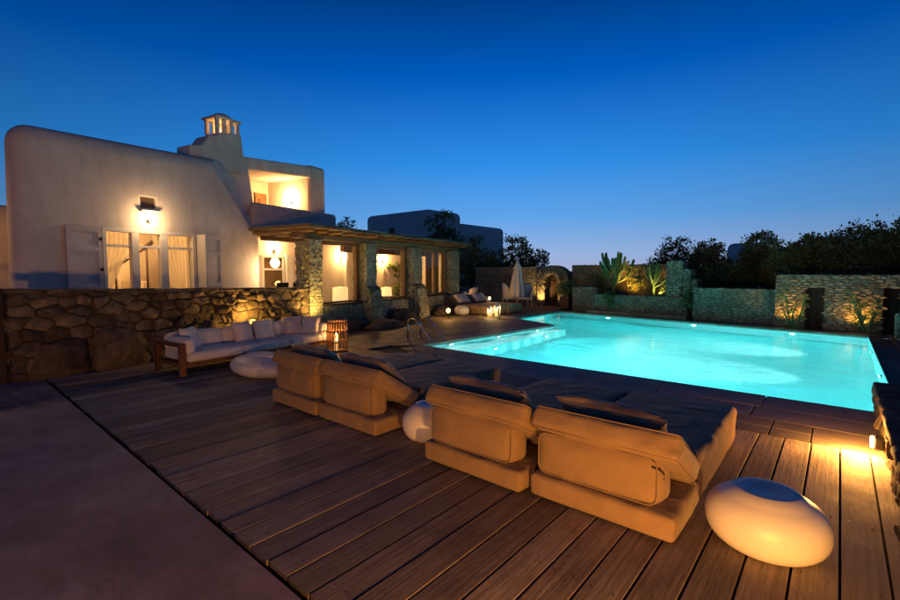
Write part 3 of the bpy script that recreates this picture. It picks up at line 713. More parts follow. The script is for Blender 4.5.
for k, (a, b) in enumerate(bay):
    p = MB().box(-.42, -.16, a-.02, b+.02, -.1, .66).build('parapet', M['mortar_far'], porch)
    rubble(p, (-.16, a, 0), (0, 1, 0), (0, 0, 1), (1, 0, 0), b-a, .66, .14, .006, .025, rng, M['stone_pillar'], flat=1.6)
    MB().box(-.46, -.10, a+.005, b-.005, .665, .715).build('sill', M['door_dark'], porch, bevel=.008)
    f = MB()
    for q in ((a+.01, a+.10, .716, 2.40), (b-.14, b-.01, .716, 2.40), (a+.1, b-.14, 2.31, 2.40), (a+.1, b-.14, .716, .76)): f.box(-.36, -.26, q[0], q[1], q[2], q[3])
    if k == 2: f.box(-.35, -.27, (a+b)/2+.15, (a+b)/2+.25, .76, 2.31)
    w = f.build('window', M['wood_frame'], porch, bevel=.008)
    MB().box(-.315, -.307, a+.1, b-.14, .76, 2.31).build('pane', M['glass'], w)
# timber roof: edge beam, rafters, rough boards on top
MB().box(-.50, -.14, 5.55, 14.05, 2.425, 2.55).build('edge_beam', M['rafter'], porch, bevel=.02)
MB().box(-1.88, -1.76, 5.8, 13.9, 2.425, 2.55).build('edge_beam', M['rafter'], porch, bevel=.02)
for k in range(18):
    yy = 5.62+k*.49+rng.uniform(-.03, .03)
    MB().tube([(-2.55, yy, 2.60), (-.9, yy+rng.uniform(-.02, .02), 2.605), (.28+rng.uniform(-.05, .05), yy, 2.60)], [.048, .05, .046], 8).build('rafter', M['rafter'], porch, smooth=False)
yy = 5.46
while yy < 14.25:
    w = rng.uniform(.5, .85); e1 = .34+rng.uniform(-.05, .05)
    MB().box(-1.92, e1, yy+.006, min(yy+w, 14.3)-.006, 2.652, 2.70+rng.uniform(0, .02)).build('roof_board', M['rafter'], porch, bevel=.012); yy += w
MB().box(-2.58, .24, 5.5, 14.25, 2.722, 2.758).build('roof_screed', M['stone_pillar'], porch, bevel=.012)
# back wall of the porch room
bwall = MB().box(-2.95, -2.6, 5.98, 14.0, -.1, 2.64).build('back_wall', M['plaster'], porch)
MB().box(-2.6, -.5, 13.75, 13.95, -.1, 2.42).build('end_wall', M['plaster'], porch)
MB().box(-2.6, -.16, 5.8, 13.75, .0, .014).build('porch_floor', M['paver'], porch)
def white_door(y0, y1, z1, parent, mx=2):
    f = MB()
    for q in ((y0, y0+.07, .015, z1), (y1-.07, y1, .015, z1), (y0+.07, y1-.07, z1-.07, z1), (y0+.07, y1-.07, .015, .5), (y0+.07, y1-.07, 1.62, 1.68)): f.box(-2.6, -2.54, *q)
    d = f.build('glazed_door', M['paint'], parent, bevel=.006)
    MB().box(-2.59, -2.575, y0+.07, y1-.07, .5, 1.62).build('pane', M['glass'], d); MB().box(-2.59, -2.575, y0+.07, y1-.07, 1.68, z1-.07).build('pane', M['glass'], d)
    MB().box(-2.598, -2.592, y0+.07, y1-.07, .5, z1-.07).build('door_blind', M['wood_frame'], d)
    return d
MB().box(-2.6, -2.45, 9.86, 9.96, .015, 2.5).build('wall_trim', M['paint'], porch, bevel=.01)
MB().box(-1.5, -1.35, 8.5, 13.7, 2.20, 2.40).build('inner_beam', M['wood_frame'], porch, bevel=.015)
MB().box(-2.42, -2.3, 11.4, 13.7, 2.24, 2.40).build('inner_beam', M['wood_frame'], porch, bevel=.015)
white_door(6.38, 7.2, 2.06, porch); white_door(10.3, 10.75, 1.98, porch)
MB().box(-2.6, -2.5, 7.24, 7.5, .015, 2.1).build('door_jamb', M['paint'], porch, bevel=.01)
wall_lamp('lamp washing the porch wall above the white glazed door', H(-2.595, 6.85, 2.22), 13, HONEY, size=.04)
wall_lamp('bare bright lamp inside the first glazed porch bay', H(-2.595, 9.75, 2.05), 24, HONEY)
wall_lamp('lamp on the wall behind the second glazed porch bay', H(-2.595, 12.2, 2.0), 30, HONEY)
glow_pendant('white pendant globe hanging at the open end of the porch', H(-1.5, 5.95, 1.82), .13, 9, WARM, .6, 6)
def table_lamp(label, loc, r, h, z0, s=2.2, pw=5):
    t = thing('table_lamp', label, 'table lamp', loc, HA)
    MB().lathe([(.08, 0), (.08, .02), (.015, .04), (.015, z0)], 12).build('stem', M['door_dark'], t)
    MB().lathe([(r, 0), (r*.98, h*.5), (r*.95, h)], 28, (0, 0, z0)).build('lamp_shade', emit('shade_glow', (1, .58, .24), s*.55), t, smooth=True)
    lamp(t, (0, 0, z0+h+.08), pw, HONEY, size=.1); return t
def table(label, loc, w, l, h, m, z=0):
    t = thing('table', label, 'table', loc, HA)
    MB().box(-w/2, w/2, -l/2, l/2, h-.04, h).build('table_top', m, t, bevel=.008)
    for sx in (-1, 1):
        for sy in (-1, 1): MB().box(sx*(w/2-.05)-.025, sx*(w/2-.05)+.025, sy*(l/2-.05)-.025, sy*(l/2-.05)+.025, 0, h-.04).build('leg', m, t)
    return t
table('dark sideboard table behind the first porch window', H(-1.25, 8.1, .014), .5, 1.5, .6, M['door_dark'])
table_lamp('table lamp with a broad cream drum shade in the first porch window', H(-1.2, 8.15, .614), .24, .42, .06)
table('pale table behind the second porch window', H(-1.25, 10.8, .014), .5, 1.6, .6, M['paint'])
table_lamp('table lamp with a white shade beside a small potted plant', H(-1.25, 10.6, .614), .19, .30, .10, 2.6)
for q, (yy, lab) in enumerate(((5.9, 'dark high-backed chair nearest the open end of the porch'), (6.45, 'dark high-backed chair in front of the white glazed door'))):
    c = thing('dining_chair', lab, 'chair', H(-1.35, yy, .014), HA, 'porch dining chairs')
    MB().box(-.2, .2, -.2, .2, .42, .47).build('seat', M['door_dark'], c, bevel=.01); MB().box(.16, .2, -.19, .19, .47, 1.28).build('backrest', M['door_dark'], c, bevel=.01)
    for sx in (-1, 1):
        for sy in (-1, 1): MB().box(sx*.17-.02, sx*.17+.02, sy*.17-.02, sy*.17+.02, 0, .42).build('leg', M['door_dark'], c)
for q, (y0, y1) in enumerate(((12.25, 12.7), (12.95, 13.2))):
    V = []; Fq = []; nu, nv = 26, 4
    for j in range(nv+1):
        for i in range(nu+1): u = i/nu; V.append((-.62+.035*math.sin(u*34), y0+(y1-y0)*u, .1+2.25*j/nv))
    for j in range(nv):
        for i in range(nu): a = j*(nu+1)+i; Fq.append((a, a+1, a+nu+2, a+nu+1))
    o = MB().add(V, Fq).build('curtain', fabric('ochre_curtain', (.20, .11, .04), (.28, .16, .07)), None, smooth=True, fix=False); o.location = W0; o.rotation_euler = (0, 0, HA)
    tag(o, 'ochre curtain hanging in the porch bay next to the last pillar', 'curtain', 'ochre curtains of the porch')
sf = thing('indoor_sofa', 'white sofa seen through the porch bay next to the last pillar', 'sofa', H(-1.5, 12.75, .014), HA)
MB().rbox(-.4, .4, -.8, .8, .1, .45, .08, 6, .02).build('seat', M['white_fabric'], sf, True); MB().rbox(.2, .42, -.8, .8, .45, .88, .08, 6, .02).build('backrest', M['white_fabric'], sf, True)

# ================================================================== foliage
def leaves(mb, blobs, count, size, rg, shell=.55, elong=1.6):
    tot = sum(b[1][0]*b[1][1]*b[1][2] for b in blobs)
    for (c, r) in blobs:
        k = int(count*r[0]*r[1]*r[2]/tot); c = Vector(c); ncl = max(5, k//26); cl = []
        for _ in range(ncl):
            d = Vector((rg.gauss(0, 1), rg.gauss(0, 1), rg.gauss(0, 1))).normalized(); q = rg.uniform(shell, 1.0)**.6*(1+.3*noise.noise(d*2.3+c))
            cl.append((c+Vector((d.x*r[0], d.y*r[1], d.z*r[2]))*q, d))
        for _ in range(k):
            p0, d = rg.choice(cl); s_ = min(r)*.20
            p = p0+Vector((rg.gauss(0, 1), rg.gauss(0, 1), rg.gauss(0, .8)))*s_
            a = (d*.5+Vector((rg.gauss(0, 1), rg.gauss(0, 1), rg.gauss(0, 1)+.2))).normalized(); b = a.cross(Vector((rg.gauss(0, 1), rg.gauss(0, 1), rg.gauss(0, 1)))).normalized()
            L_ = size*rg.uniform(.6, 1.35); w = L_/elong/2; nrm = a.cross(b)*L_*.12
            o = len(mb.v); mb.v += [tuple(p), tuple(p+a*L_*.45+b*w+nrm), tuple(p+a*L_), tuple(p+a*L_*.45-b*w+nrm)]; mb.f.append((o, o+1, o+2, o+3))
def tree(label, loc, blobs, count, size, seed, trunk_h, tr=.1, m='leaf', name='tree', group=None, cat='tree', elong=1.6):
    rg = random.Random(seed); t = thing(name, label, cat, loc, 0, group); mb = MB(); leaves(mb, blobs, count, size, rg, elong=elong)
    mb.build('crown', M[m], t, fix=False)
    tk = MB(); tk.tube([(0, 0, -.25), (rg.uniform(-.05, .05), rg.uniform(-.05, .05), trunk_h*.5), (rg.uniform(-.1, .1), rg.uniform(-.1, .1), trunk_h)], [tr, tr*.8, tr*.6], 8)
    for (c, r) in blobs:
        for _ in range(3):
            e = Vector(c)+Vector((rg.uniform(-.6, .6)*r[0], rg.uniform(-.6, .6)*r[1], rg.uniform(-.2, .7)*r[2])); s0 = Vector((0, 0, trunk_h*rg.uniform(.7, 1)))
            tk.tube([s0, s0.lerp(e, .5)+Vector((rg.uniform(-.1, .1), rg.uniform(-.1, .1), .1)), e], [tr*.5, tr*.3, tr*.1], 6)
    tk.build('trunk', M['bark'], t, smooth=True, fix=False); return t
def crown(w, h, z, seed, n=7, d=None):
    rg = random.Random(seed*13+5); d = d or w; out = [((0, 0, z), (w*.33, d*.33, h*.36))]
    for k in range(n):
        a = 2*PI*k/n+rg.uniform(-.3, .3); q = rg.uniform(.5, .8); s = rg.uniform(.16, .28)
        out.append(((math.cos(a)*w*.5*q*.9, math.sin(a)*d*.5*q*.9, z+rg.uniform(-.35, .42)*h), (w*s, d*s, h*s)))
    return out
# ---- trees along the far walls
GT = 'dark trees growing beyond the pool walls'
for k, (x_, y_, w, h, zc, lab, m, cnt) in enumerate([
    (-5.75, 22, 1.75, 1.9, 2.3, 'open-crowned dark tree rising behind the two candelabra cacti', 'leaf', 2600),
    (-7.0, 23.5, .9, 1.5, 1.6, 'small dark tree between the two cacti, beyond the wall', 'leaf', 900),
    (-6.45, 24, .9, 1.7, 1.7, 'narrow dark tree next to the open-crowned one, beyond the wall', 'leaf', 900),
    (-4.1, 21.0, 1.6, 2.2, 1.75, 'round dense dark tree behind the stepped stone wall', 'leaf', 4600),
    (-3.0, 20.0, 1.6, 1.6, 1.35, 'low green shrub tree behind the plain pool wall', 'leaf2', 3600),
    (-2.1, 21.0, 1.8, 2.2, 1.85, 'bushy tree whose left side is beside the distant white house', 'leaf', 4800),
    (-1.25, 19.6, 1.5, 2.1, 1.85, 'mid green tree over the left end of the tall door wall', 'leaf2', 3600),
    (-.35, 20.2, 1.7, 2.2, 2.05, 'dense tree standing behind the first dark doorway', 'leaf', 4600),
    (.5, 19.4, 1.6, 2.2, 2.0, 'dense tree behind the wall between the two doorways', 'leaf', 4600),
    (1.25, 20.2, 1.7, 2.3, 2.0, 'tallest dark tree behind the second doorway', 'leaf', 5200),
    (2.1, 19.2, 1.6, 2.4, 2.0, 'dark tree at the outer end of the door wall', 'leaf', 3800)]):
    tree(lab, (x_, y_, -.16), crown(w*(1.2 if k > 2 else 1), h, zc, k+3, 11), cnt*(2 if k > 2 else 1), .105, k+40, zc*.8, .07, m, 'tree', GT)
GL = 'dark trees behind the porch'
for k, (x_, y_, w, h, zc, lab, cnt) in enumerate([
    (-12.6, 20.8, 2.3, 2.1, 2.2, 'spreading dark tree behind the closed parasol', 3600),
    (-15.6, 20.0, 2.4, 3.4, 1.9, 'dense dark tree right beside the last porch pillar', 5200),
    (-14.2, 20.6, 1.9, 2.4, 1.3, 'low dense dark bush tree behind the white lounge pillows', 4200),
    (-18.0, 20.5, 2.2, 3.2, 3.4, 'dark tree showing over the porch roof before the plain far house', 4200),
    (-25.2, 18.7, 2.6, 2.4, 4.0, 'dark tree peeping out behind the villa balcony', 3200)]):
    tree(lab, (x_, y_, -.16), crown(w, h, zc, k+23, 8), cnt, .13, k+80, zc*.8, .1, 'leaf', 'tree', GL)

# ================================================================== stone walls
gw = thing('garden_wall', 'dark rubble stone wall running behind the long sofa to the porch', 'stone wall', W0, HA)
topf = lambda u: 1.31-.028*u
MB().prism([(.06, -.1), (5.7, -.1), (5.7, 1.13), (.06, 1.28)], lambda a, b: (-.46, a, b), lambda a, b: (-.045, a, b)).build('wall_core', M['mortar'], gw)
rubble(gw, (-.045, .03, 0), (0, 1, 0), (0, 0, 1), (1, 0, 0), 5.68, 1.29, .225, .007, .075, rng, M['stone'], joined=False, flat=1.45, top=topf)
rubble(gw, (-.48, .06, 0), (1, 0, 0), (0, 0, 1), (0, -1, 0), .46, 1.28, .26, .009, .05, rng, M['stone'], joined=False, flat=1.4)
yy = .02
while yy < 5.65:
    w = rng.uniform(.25, .6); w = min(w, 5.7-yy); z = topf(yy+w/2)
    o = MB().rbox(-.25, .25, -w/2+.006, w/2-.006, -.035, .03, .025, 3, wob=.012, seed=yy).build('cap_stone', M['stone'], gw, smooth=True); o.location = (-.235, yy+w/2, z); o.rotation_euler = (0, rng.uniform(-.02, .02), rng.uniform(-.05, .05)); yy += w
# boulders at the foot of the walls
GB = 'boulders along the wall foot'
for (o_, s_, z_, r_, sd, lab) in [
    (-.02, 1.42, 0, (.30, .46, .46), 1, 'tallest rounded boulder at the foot of the wall, left of the sofa'),
    (-.06, .62, 0, (.24, .40, .38), 2, 'squat boulder at the outer corner of the rubble wall'),
    (-.05, 2.25, 0, (.24, .42, .36), 3, 'long boulder leaning on the wall behind the sofa arm'),
    (-.06, 3.05, 0, (.24, .36, .42), 4, 'boulder behind the middle of the long sofa'),
    (.05, 5.05, 0, (.28, .36, .42), 5, 'dark boulder beside the first porch pillar'),
    (.30, 6.85, 0, (.32, .6, .18), 6, 'flat boulder under the first porch window'),
    (.25, 9.45, 0, (.30, .6, .26), 7, 'boulder between the two buttressed pillars'),
    (.3, 12.1, 0, (.32, .7, .22), 8, 'boulder under the last porch window behind the garden lamp'),
    (.75, 7.7, 0, (.35, .7, .16), 9, 'low flat rock lying on the terrace before the second pillar')]:
    boulder('boulder', lab, H(o_, s_, z_-.02), r_, None, sd, group=GB).rotation_euler = (0, 0, HA)
# timber gate at the outer end of the wall
g = thing('timber_gate', 'dark timber gate joining the outer end of the rubble wall', 'gate', W0, HA)
MB().box(-.22, -.12, -1.2, .0, 1.22, 1.31).build('top_rail', M['door_dark'], g, bevel=.01); MB().box(-.21, -.13, -1.2, .0, .2, .3).build('bottom_rail', M['door_dark'], g, bevel=.01)
for k in range(9): MB().box(-.19, -.15, -1.18+.13*k, -1.07+.13*k, .06, .85+.0*k).build('board', M['door_dark'], g, bevel=.006)
MB().box(-.24, -.1, -.1, .01, -.05, 1.36).build('gate_post', M['door_dark'], g, bevel=.01)
# ---- far walls round the pool (axis aligned, face to -y)
def far_wall(label, x0, x1, y, z1, th=.4, rz=0, size=.115, group=None, ends=True, name='stone_wall', holes=(), piv=None):
    t = thing(name, label, 'stone wall', (x0, y, 0), rz, group); L_ = x1-x0
    if not holes: MB().box(.02, L_-.02, .03, th, -.2, z1-.02).build('wall_core', M['mortar_far'], t)
    else:
        c = MB(); xs = [0.02]+[v for h in holes for v in (h[0], h[1])]+[L_-.02]
        for k in range(0, len(xs), 2): c.box(xs[k], xs[k+1], .03, th, -.2, z1-.02)
        for h in holes: c.box(h[0], h[1], .031, th-.001, h[3], z1-.021)
        c.build('wall_core', M['mortar_far'], t, fix=False)
    rubble(t, (0, .03, 0), (1, 0, 0), (0, 0, 1), (0, -1, 0), L_, z1, size, .004, .02, rng, M['stone_far'], flat=2.3, holes=holes, detail=0)
    rubble(t, (0, .0, z1-.025), (1, 0, 0), (0, 1, 0), (0, 0, 1), L_, th, size*1.1, .004, .02, rng, M['stone_far'], flat=1.3, detail=0)
    if ends:
        rubble(t, (L_-.02, .0, 0), (0, 1, 0), (0, 0, 1), (1, 0, 0), th, z1, size, .004, .02, rng, M['stone_far'], flat=1.5, detail=0)
        rubble(t, (.02, .0, 0), (0, 1, 0), (0, 0, 1), (-1, 0, 0), th, z1, size, .004, .02, rng, M['stone_far'], flat=1.5, detail=0)
    return t
far_wall('stone wall behind the closed parasol, left of the arched door', -14.5, -10.72, 18.95, 1.80)
far_wall('low stone block stepping down between arched door and planter', -8.35, -7.28, 17.5, .95, .8)
far_wall('high stone wall behind the planter with the two cacti', -9.1, -4.66, 19.0, 1.86)
SW = thing('stepped_wall', 'pale stone wall stepping down in three steps beside the planter', 'stone wall', (-4.66, 17.15, 0))
for (a, b, z1) in ((0, .54, 1.95), (.545, .80, 1.66), (.805, 1.02, 1.32)):
    o = MB().box(a+.01, b-.01, .03, .8, -.2, z1-.02).build('step', M['mortar_far'], SW)
    rubble(o, (a, .03, 0), (1, 0, 0), (0, 0, 1), (0, -1, 0), b-a, z1, .115, .004, .02, rng, M['stone_far'], flat=2.2, detail=0); rubble(o, (b-.02, 0, 0), (0, 1, 0), (0, 0, 1), (1, 0, 0), .8, z1, .115, .004, .02, rng, M['stone_far'], flat=2.2, detail=0)
    rubble(o, (a, 0, z1-.02), (1, 0, 0), (0, 1, 0), (0, 0, 1), b-a, .8, .115, .004, .02, rng, M['stone_far'], flat=1.3, detail=0)
far_wall('plain stone wall along the pool between planter and door wall', -3.66, -1.40, 16.62, 1.06, .4, R(-4))
far_wall('tall stone wall with two dark doorways at the pool end', -1.42, 1.75, 16.3, 1.50, .5, R(-5), holes=((.70, 1.13, -1, 1.13), (2.30, 2.62, -1, 1.17)))
for (xx, lab) in ((-.72, 'dark wooden door in the doorway behind the uplit cactus'), (.88, 'dark wooden door in the doorway at the outer end of the pool')):
    d = thing('doorway_door', lab, 'door', (xx, 16.25 if xx < 0 else 16.12, 0), R(-5))
    for k in range(4): MB().box(.0+.108*k, .104+.108*k, .26, .30, -.05, 1.16).build('board', M['door_dark'], d, bevel=.004)
    MB().lathe([(.012, 0), (.018, .01), (.01, .02)], 10, (.36, .25, .55)).build('knob', M['metal'], d)
far_wall('stone pier at the overflow side of the pool', 1.05, 1.55, 14.6, .62, .6)
# planter
pl = thing('planter', 'long pale stone planter at the far end of the pool', 'planter', (-7.26, 17.0, 0))
MB().box(.02, 3.36, .03, .35, -.2, .68).build('planter_wall', M['mortar_far'], pl); MB().box(.02, 2.6, .35, 1.98, -.1, .6).build('soil', M['soil'], pl)
rubble(pl, (0, .03, 0), (1, 0, 0), (0, 0, 1), (0, -1, 0), 3.38, .7, .115, .004, .02, rng, M['stone_far'], flat=2.4, detail=0); rubble(pl, (0, 0, .68), (1, 0, 0), (0, 1, 0), (0, 0, 1), 3.38, .36, .13, .004, .02, rng, M['stone_far'], flat=1.3, detail=0)
MB().box(-.1, 3.4, -.32, .0, -.08, .1).build('ledge', M['stone_far'], pl, bevel=.015)
# arched gateway
ag = thing('arched_gateway', 'stone gateway with rounded top and a dark arched door', 'gateway', (-10.72, 18.8, 0))
cA = []; x0, x1 = .40, 1.06; zc = 1.12; rr = (x1-x0)/2; outer = []
for k in range(13): t = PI-PI*k/12; cA.append(((x0+x1)/2+rr*math.cos(t), zc+rr*1.0*math.sin(t)))
topc = [(1.56, 0), (1.56, 1.62)]+[(1.56-1.56*k/8, 1.64+.36*math.sin(PI*k/8)) for k in range(1, 8)]+[(0, 1.62), (0, 0)]
poly = [(x0, 0)]+cA+[(x1, 0)]+topc
mbg = MB(); nA = len(poly)
ggg = [(x0, -.1)]+cA+[(x1, -.1)]; oo = []
for (a, b) in ggg:      # outer ring point for each inner point
    if b <= zc: oo.append((0 if a < .7 else 1.56, b if b < 0 else 1.2))
    else: t = math.atan2(b-zc, a-(x0+x1)/2); oo.append(((x0+x1)/2+.83*math.cos(t)*1.0, 1.2+.66*math.sin(t)))
oo = [(min(1.56, max(0, a)), b) for a, b in oo]; k = len(ggg)
V = [(a, .0, b) for a, b in ggg]+[(a, .0, b) for a, b in oo]+[(a, .5, b) for a, b in ggg]+[(a, .5, b) for a, b in oo]
Fa = []
for i in range(k-1):
    Fa += [(i, i+1, k+i+1, k+i), (2*k+i+1, 2*k+i, 3*k+i, 3*k+i+1), (i+1, i, 2*k+i, 2*k+i+1), (k+i, k+i+1, 3*k+i+1, 3*k+i)]
mbg.add(V, Fa).build('gateway_wall', M['mortar_far'], ag)
hol = [(x0-.02, x1+.02, -1, zc+.05), (x0+.05, x1-.05, 0, zc+rr+.02)]
rubble(ag, (0, 0, 0), (1, 0, 0), (0, 0, 1), (0, -1, 0), 1.56, 1.98, .12, .004, .025, rng, M['stone_far'], flat=1.4, holes=hol, detail=0, top=lambda u: 1.2+.66*math.sqrt(max(0, 1-((u-.73)/.84)**2)))
for q in range(13):     # voussoirs
    t = PI-PI*(q+.5)/13; c = ((x0+x1)/2+(rr+.09)*math.cos(t), zc+(rr+.09)*math.sin(t)); o = MB().rbox(-.085, .085, -.06, .06, -.034, .034, .015, 2).build('arch_stone', M['stone_far'], ag); o.location = (c[0], -.045, c[1]); o.rotation_euler = (0, -t, 0)
dd = MB().prism([(x0-.02, -.05)]+[(a, b) for a, b in cA]+[(x1+.02, -.05)], lambda a, b: (a, .3, b), lambda a, b: (a, .34, b)).build('arched_door', M['door_dark'], ag)
for q in range(5): MB().box(x0+.02+.126*q, x0+.136+.126*q, .275, .299, .0, zc+.02).build('door_board', M['door_dark'], dd, bevel=.004)
# near low wall on the right with its lamps
rw = thing('low_wall', 'low dark stone wall beside the deck carrying a bright lamp', 'stone wall', (.36, -6, 0))
MB().box(.03, .9, 0, 13.1, -.3, .28).build('wall_core', M['mortar'], rw)
rubble(rw, (.03, 7.6, -.06), (0, 1, 0), (0, 0, 1), (-1, 0, 0), 5.5, .35, .26, .006, .028, rng, M['boulder'], joined=False, flat=1.5)
rubble(rw, (.03, 0, -.06), (0, 1, 0), (0, 0, 1), (-1, 0, 0), 7.6, .35, .3, .008, .05, rng, M['boulder'], flat=1.5)
yy = 7.7
while yy < 13.1:
    w = min(rng.uniform(.35, .7), 13.12-yy); o = MB().rbox(-.02, .92, -w/2+.006, w/2-.006, -.03, .05, .03, 3, wob=.015, seed=yy).build('cap_stone', M['boulder'], rw, smooth=True); o.location = (0, yy+w/2, .28); yy += w
rubble(rw, (.0, 13.08, -.1), (1, 0, 0), (0, 0, 1), (0, 1, 0), .9, .38, .26, .008, .04, rng, M['boulder'], flat=1.5)
def step_lamp(label, loc, power, glow=40, size=.05):
    t = thing('step_lamp', label, 'wall lamp', loc, 0, 'lamps along the low wall')
    MB().rbox(-.02, .05, -.04, .04, -.06, .06, .02, 3).build('housing', M['black'], t, smooth=True)
    MB().rbox(-.04, -.016, -.03, .03, -.045, .045, .02, 3).build('lens', emit('lamp_lens', (1, .70, .36), glow), t, smooth=True)
    lamp(t, (-.10, 0, .0), power, (1, .41, .075), size=size); return t
step_lamp('small bright lamp glowing on the low stone wall by the deck corner', (.30, 5.28, .13), 16, 55)
step_lamp('lamp on the low wall level with the deck edge', (.315, .95, .17), 48)
step_lamp('lamp on the low wall beyond the screed floor', (.315, -2.6, .19), 80)
# ---- ground uplights
def uplight(label, loc, power, to, colr=AMBER, spot=110, glow=30, group='garden uplights', size=.03):
    t = thing('uplight', label, 'uplight', loc, 0, group)
    MB().lathe([(.055, 0), (.06, .02), (.045, .10), (.05, .13), (.045, .135), (.035, .10)], 16).build('housing', M['black'], t, smooth=True)
    MB().lathe([(.035, .10), (.036, .118), (.01, .122)], 14).build('lens', emit('uplight_lens', (1, .72, .3), glow), t)
    lamp(t, (0, 0, .17), power, colr, 'SPOT', size, aim((0, 0, 0), to), R(spot), .8); return t
nv = HM.to_3x3() @ Vector((1, 0, 0)); ev = HM.to_3x3() @ Vector((0, 1, 0))
# shaded lamp between sofa and wall
t = thing('garden_lamp', 'yellow glowing mushroom lamp between the sofa and the rubble wall', 'garden lamp', H(.30, 3.80, 0), HA)
MB().tube([(0, 0, 0), (0, 0, .42)], .02, 8).build('post', M['black'], t)
MB().lathe([(.10, .40), (.085, .48), (.05, .56), (.02, .58)], 20).build('lamp_shade', emit('lamp_yellow', (1, .60, .08), 3.2), t, smooth=True)
lamp(t, (-.02, 0, .68), 7.5, (1, .52, .09), size=.04)
uplight('bright uplight at the foot of the first porch pillar', H(.42, 5.62, .30), 22, nv*-.55+Vector((0, 0, 1))+ev*.2, (1, .56, .12), 140, 60)
boulder('boulder', 'rock carrying the bright uplight by the first porch pillar', H(.42, 5.62, -.02), (.24, .26, .22), None, 14, group=GB)
t = thing('garden_lamp', 'small round yellow lamp in front of the last porch window', 'garden lamp', (-9.95, 11.55, 0), 0)
MB().tube([(0, 0, -.05), (0, 0, .22)], .018, 8).build('post', M['black'], t); MB().lathe([(.03, -.07), (.06, -.03), (.07, 0), (.06, .04), (.03, .07)], 18, (0, 0, .27)).build('globe', emit('globe_yellow', (1, .62, .12), 13), t, smooth=True); lamp(t, (.0, 0, .42), 3, AMBER, size=.05)
uplight('uplight left of the arched door', (-10.45, 18.5, .0), 24, (-.02, .35, 1), AMBER, 120, 40)
uplight('uplight right of the arched door', (-9.50, 18.55, .0), 5, (.02, .35, 1), AMBER, 110, 40)
uplight('uplight behind the larger candelabra cactus', (-6.2, 17.75, .6), 34, (.05, .8, 1), (1, .40, .06), 120, 40)
uplight('uplight glaring at the foot of the smaller candelabra cactus', (-4.95, 17.6, .6), 10, (-.3, .5, 1), (1, .62, .12), 150, 70)
uplight('uplight at the foot of the plant by the first doorway', (-1.02, 16.12, .0), 13, (-.1, .12, 1), (1, .40, .06), 150, 30)
uplight('uplight at the foot of the climbing plant by the outer doorway', (.50, 15.98, .0), 13, (-.15, .12, 1), (1, .40, .06), 150, 30)

# ---- cacti and planting
def cactus(label, loc, arms, h, seed, r=.05):
    rg = random.Random(seed); t = thing('candelabra_cactus', label, 'cactus', loc, 0, 'candelabra cacti in the planter')
    rib = lambda a: 1+.28*math.cos(4*a)
    MB().tube([(0, 0, -.05), (.0, 0, .35), (0, 0, h*.55)], [r*1.1, r*1.2, r], 16, sq=rib).build('trunk', M['cactus'], t)
    for k in range(arms):
        a = 2*PI*k/arms+rg.uniform(-.3, .3); z = rg.uniform(.22, .5)*h; o = rg.uniform(.2, .62)*h/1.75; x_, y_ = math.cos(a)*o, math.sin(a)*o*.7; zt = h*rg.uniform(.72, 1.03)*(1-.1*o)
        MB().tube([(x_*.05, y_*.05, z), (x_*.5, y_*.5, z+.12), (x_*.85, y_*.85, z+.3), (x_, y_, z+.5), (x_*1.18, y_*1.1, max(zt, z+.62)-.06), (x_*1.2, y_*1.1, max(zt, z+.62))], [r*.7, r*.85, r*.95, r, r*.9, r*.3], 12, sq=rib).build('arm', M['cactus'], t)
cactus('taller candelabra cactus with many arms in the stone planter', (-6.75, 17.85, .6), 19, 1.8, 3, .045)
cactus('smaller candelabra cactus at the right of the stone planter', (-5.25, 17.8, .6), 14, 1.35, 8, .036)
def shrub(label, loc, w, h, cnt, size, seed, m='leaf2', name='shrub', cat='shrub', group=None, elong=1.7):
    t = thing(name, label, cat, loc, 0, group); rg = random.Random(seed); mb = MB(); leaves(mb, crown(w, h, h*.5, seed, 6), cnt, size, rg, .35, elong); mb.build('foliage', M[m], t, fix=False)
    s = MB()
    for k in range(5): s.tube([(0, 0, -.04), (rg.uniform(-.3, .3)*w*.5, rg.uniform(-.3, .3)*w*.5, h*.3), (rg.uniform(-.6, .6)*w*.5, rg.uniform(-.6, .6)*w*.5, h*.75)], [.012, .009, .004], 5)
    s.build('stem', M['bark'], t); return t
GS = 'shrubs round the pool'
shrub('bush lit amber between the two cacti', (-6.05, 18.25, .58), .8, 1.15, 1500, .07, 1, 'leaf2', group=GS)
shrub('dark bush left of the taller cactus', (-7.35, 18.1, .58), .6, .9, 900, .07, 2, 'leaf', group=GS)
shrub('spiky bush glowing at the right end of the planter', (-4.72, 17.85, .58), .75, .55, 900, .09, 3, 'leaf2', group=GS, elong=4)
shrub('ivy hanging over the planter front below the taller cactus', (-6.55, 16.93, .12), .42, .72, 1000, .06, 4, 'leaf', group=GS)
shrub('ivy hanging over the right end of the planter', (-3.85, 16.9, .12), .55, .85, 1300, .06, 5, 'leaf', group=GS)
pt = thing('potted_plant', 'leafy shrub in a dark square pot right of the arched door', 'potted plant', (-9.0, 18.3, 0))
MB().prism([(-.22, -.22), (.22, -.22), (.22, .22), (-.22, .22)], lambda a, b: (a*.85, b*.85, 0), lambda a, b: (a, b, .5)).build('pot', M['terracotta'], pt, bevel=.015)
mbp = MB(); leaves(mbp, crown(.85, .7, .82, 9, 7), 1500, .08, random.Random(5)); mbp.build('foliage', M['leaf2'], pt, fix=False)
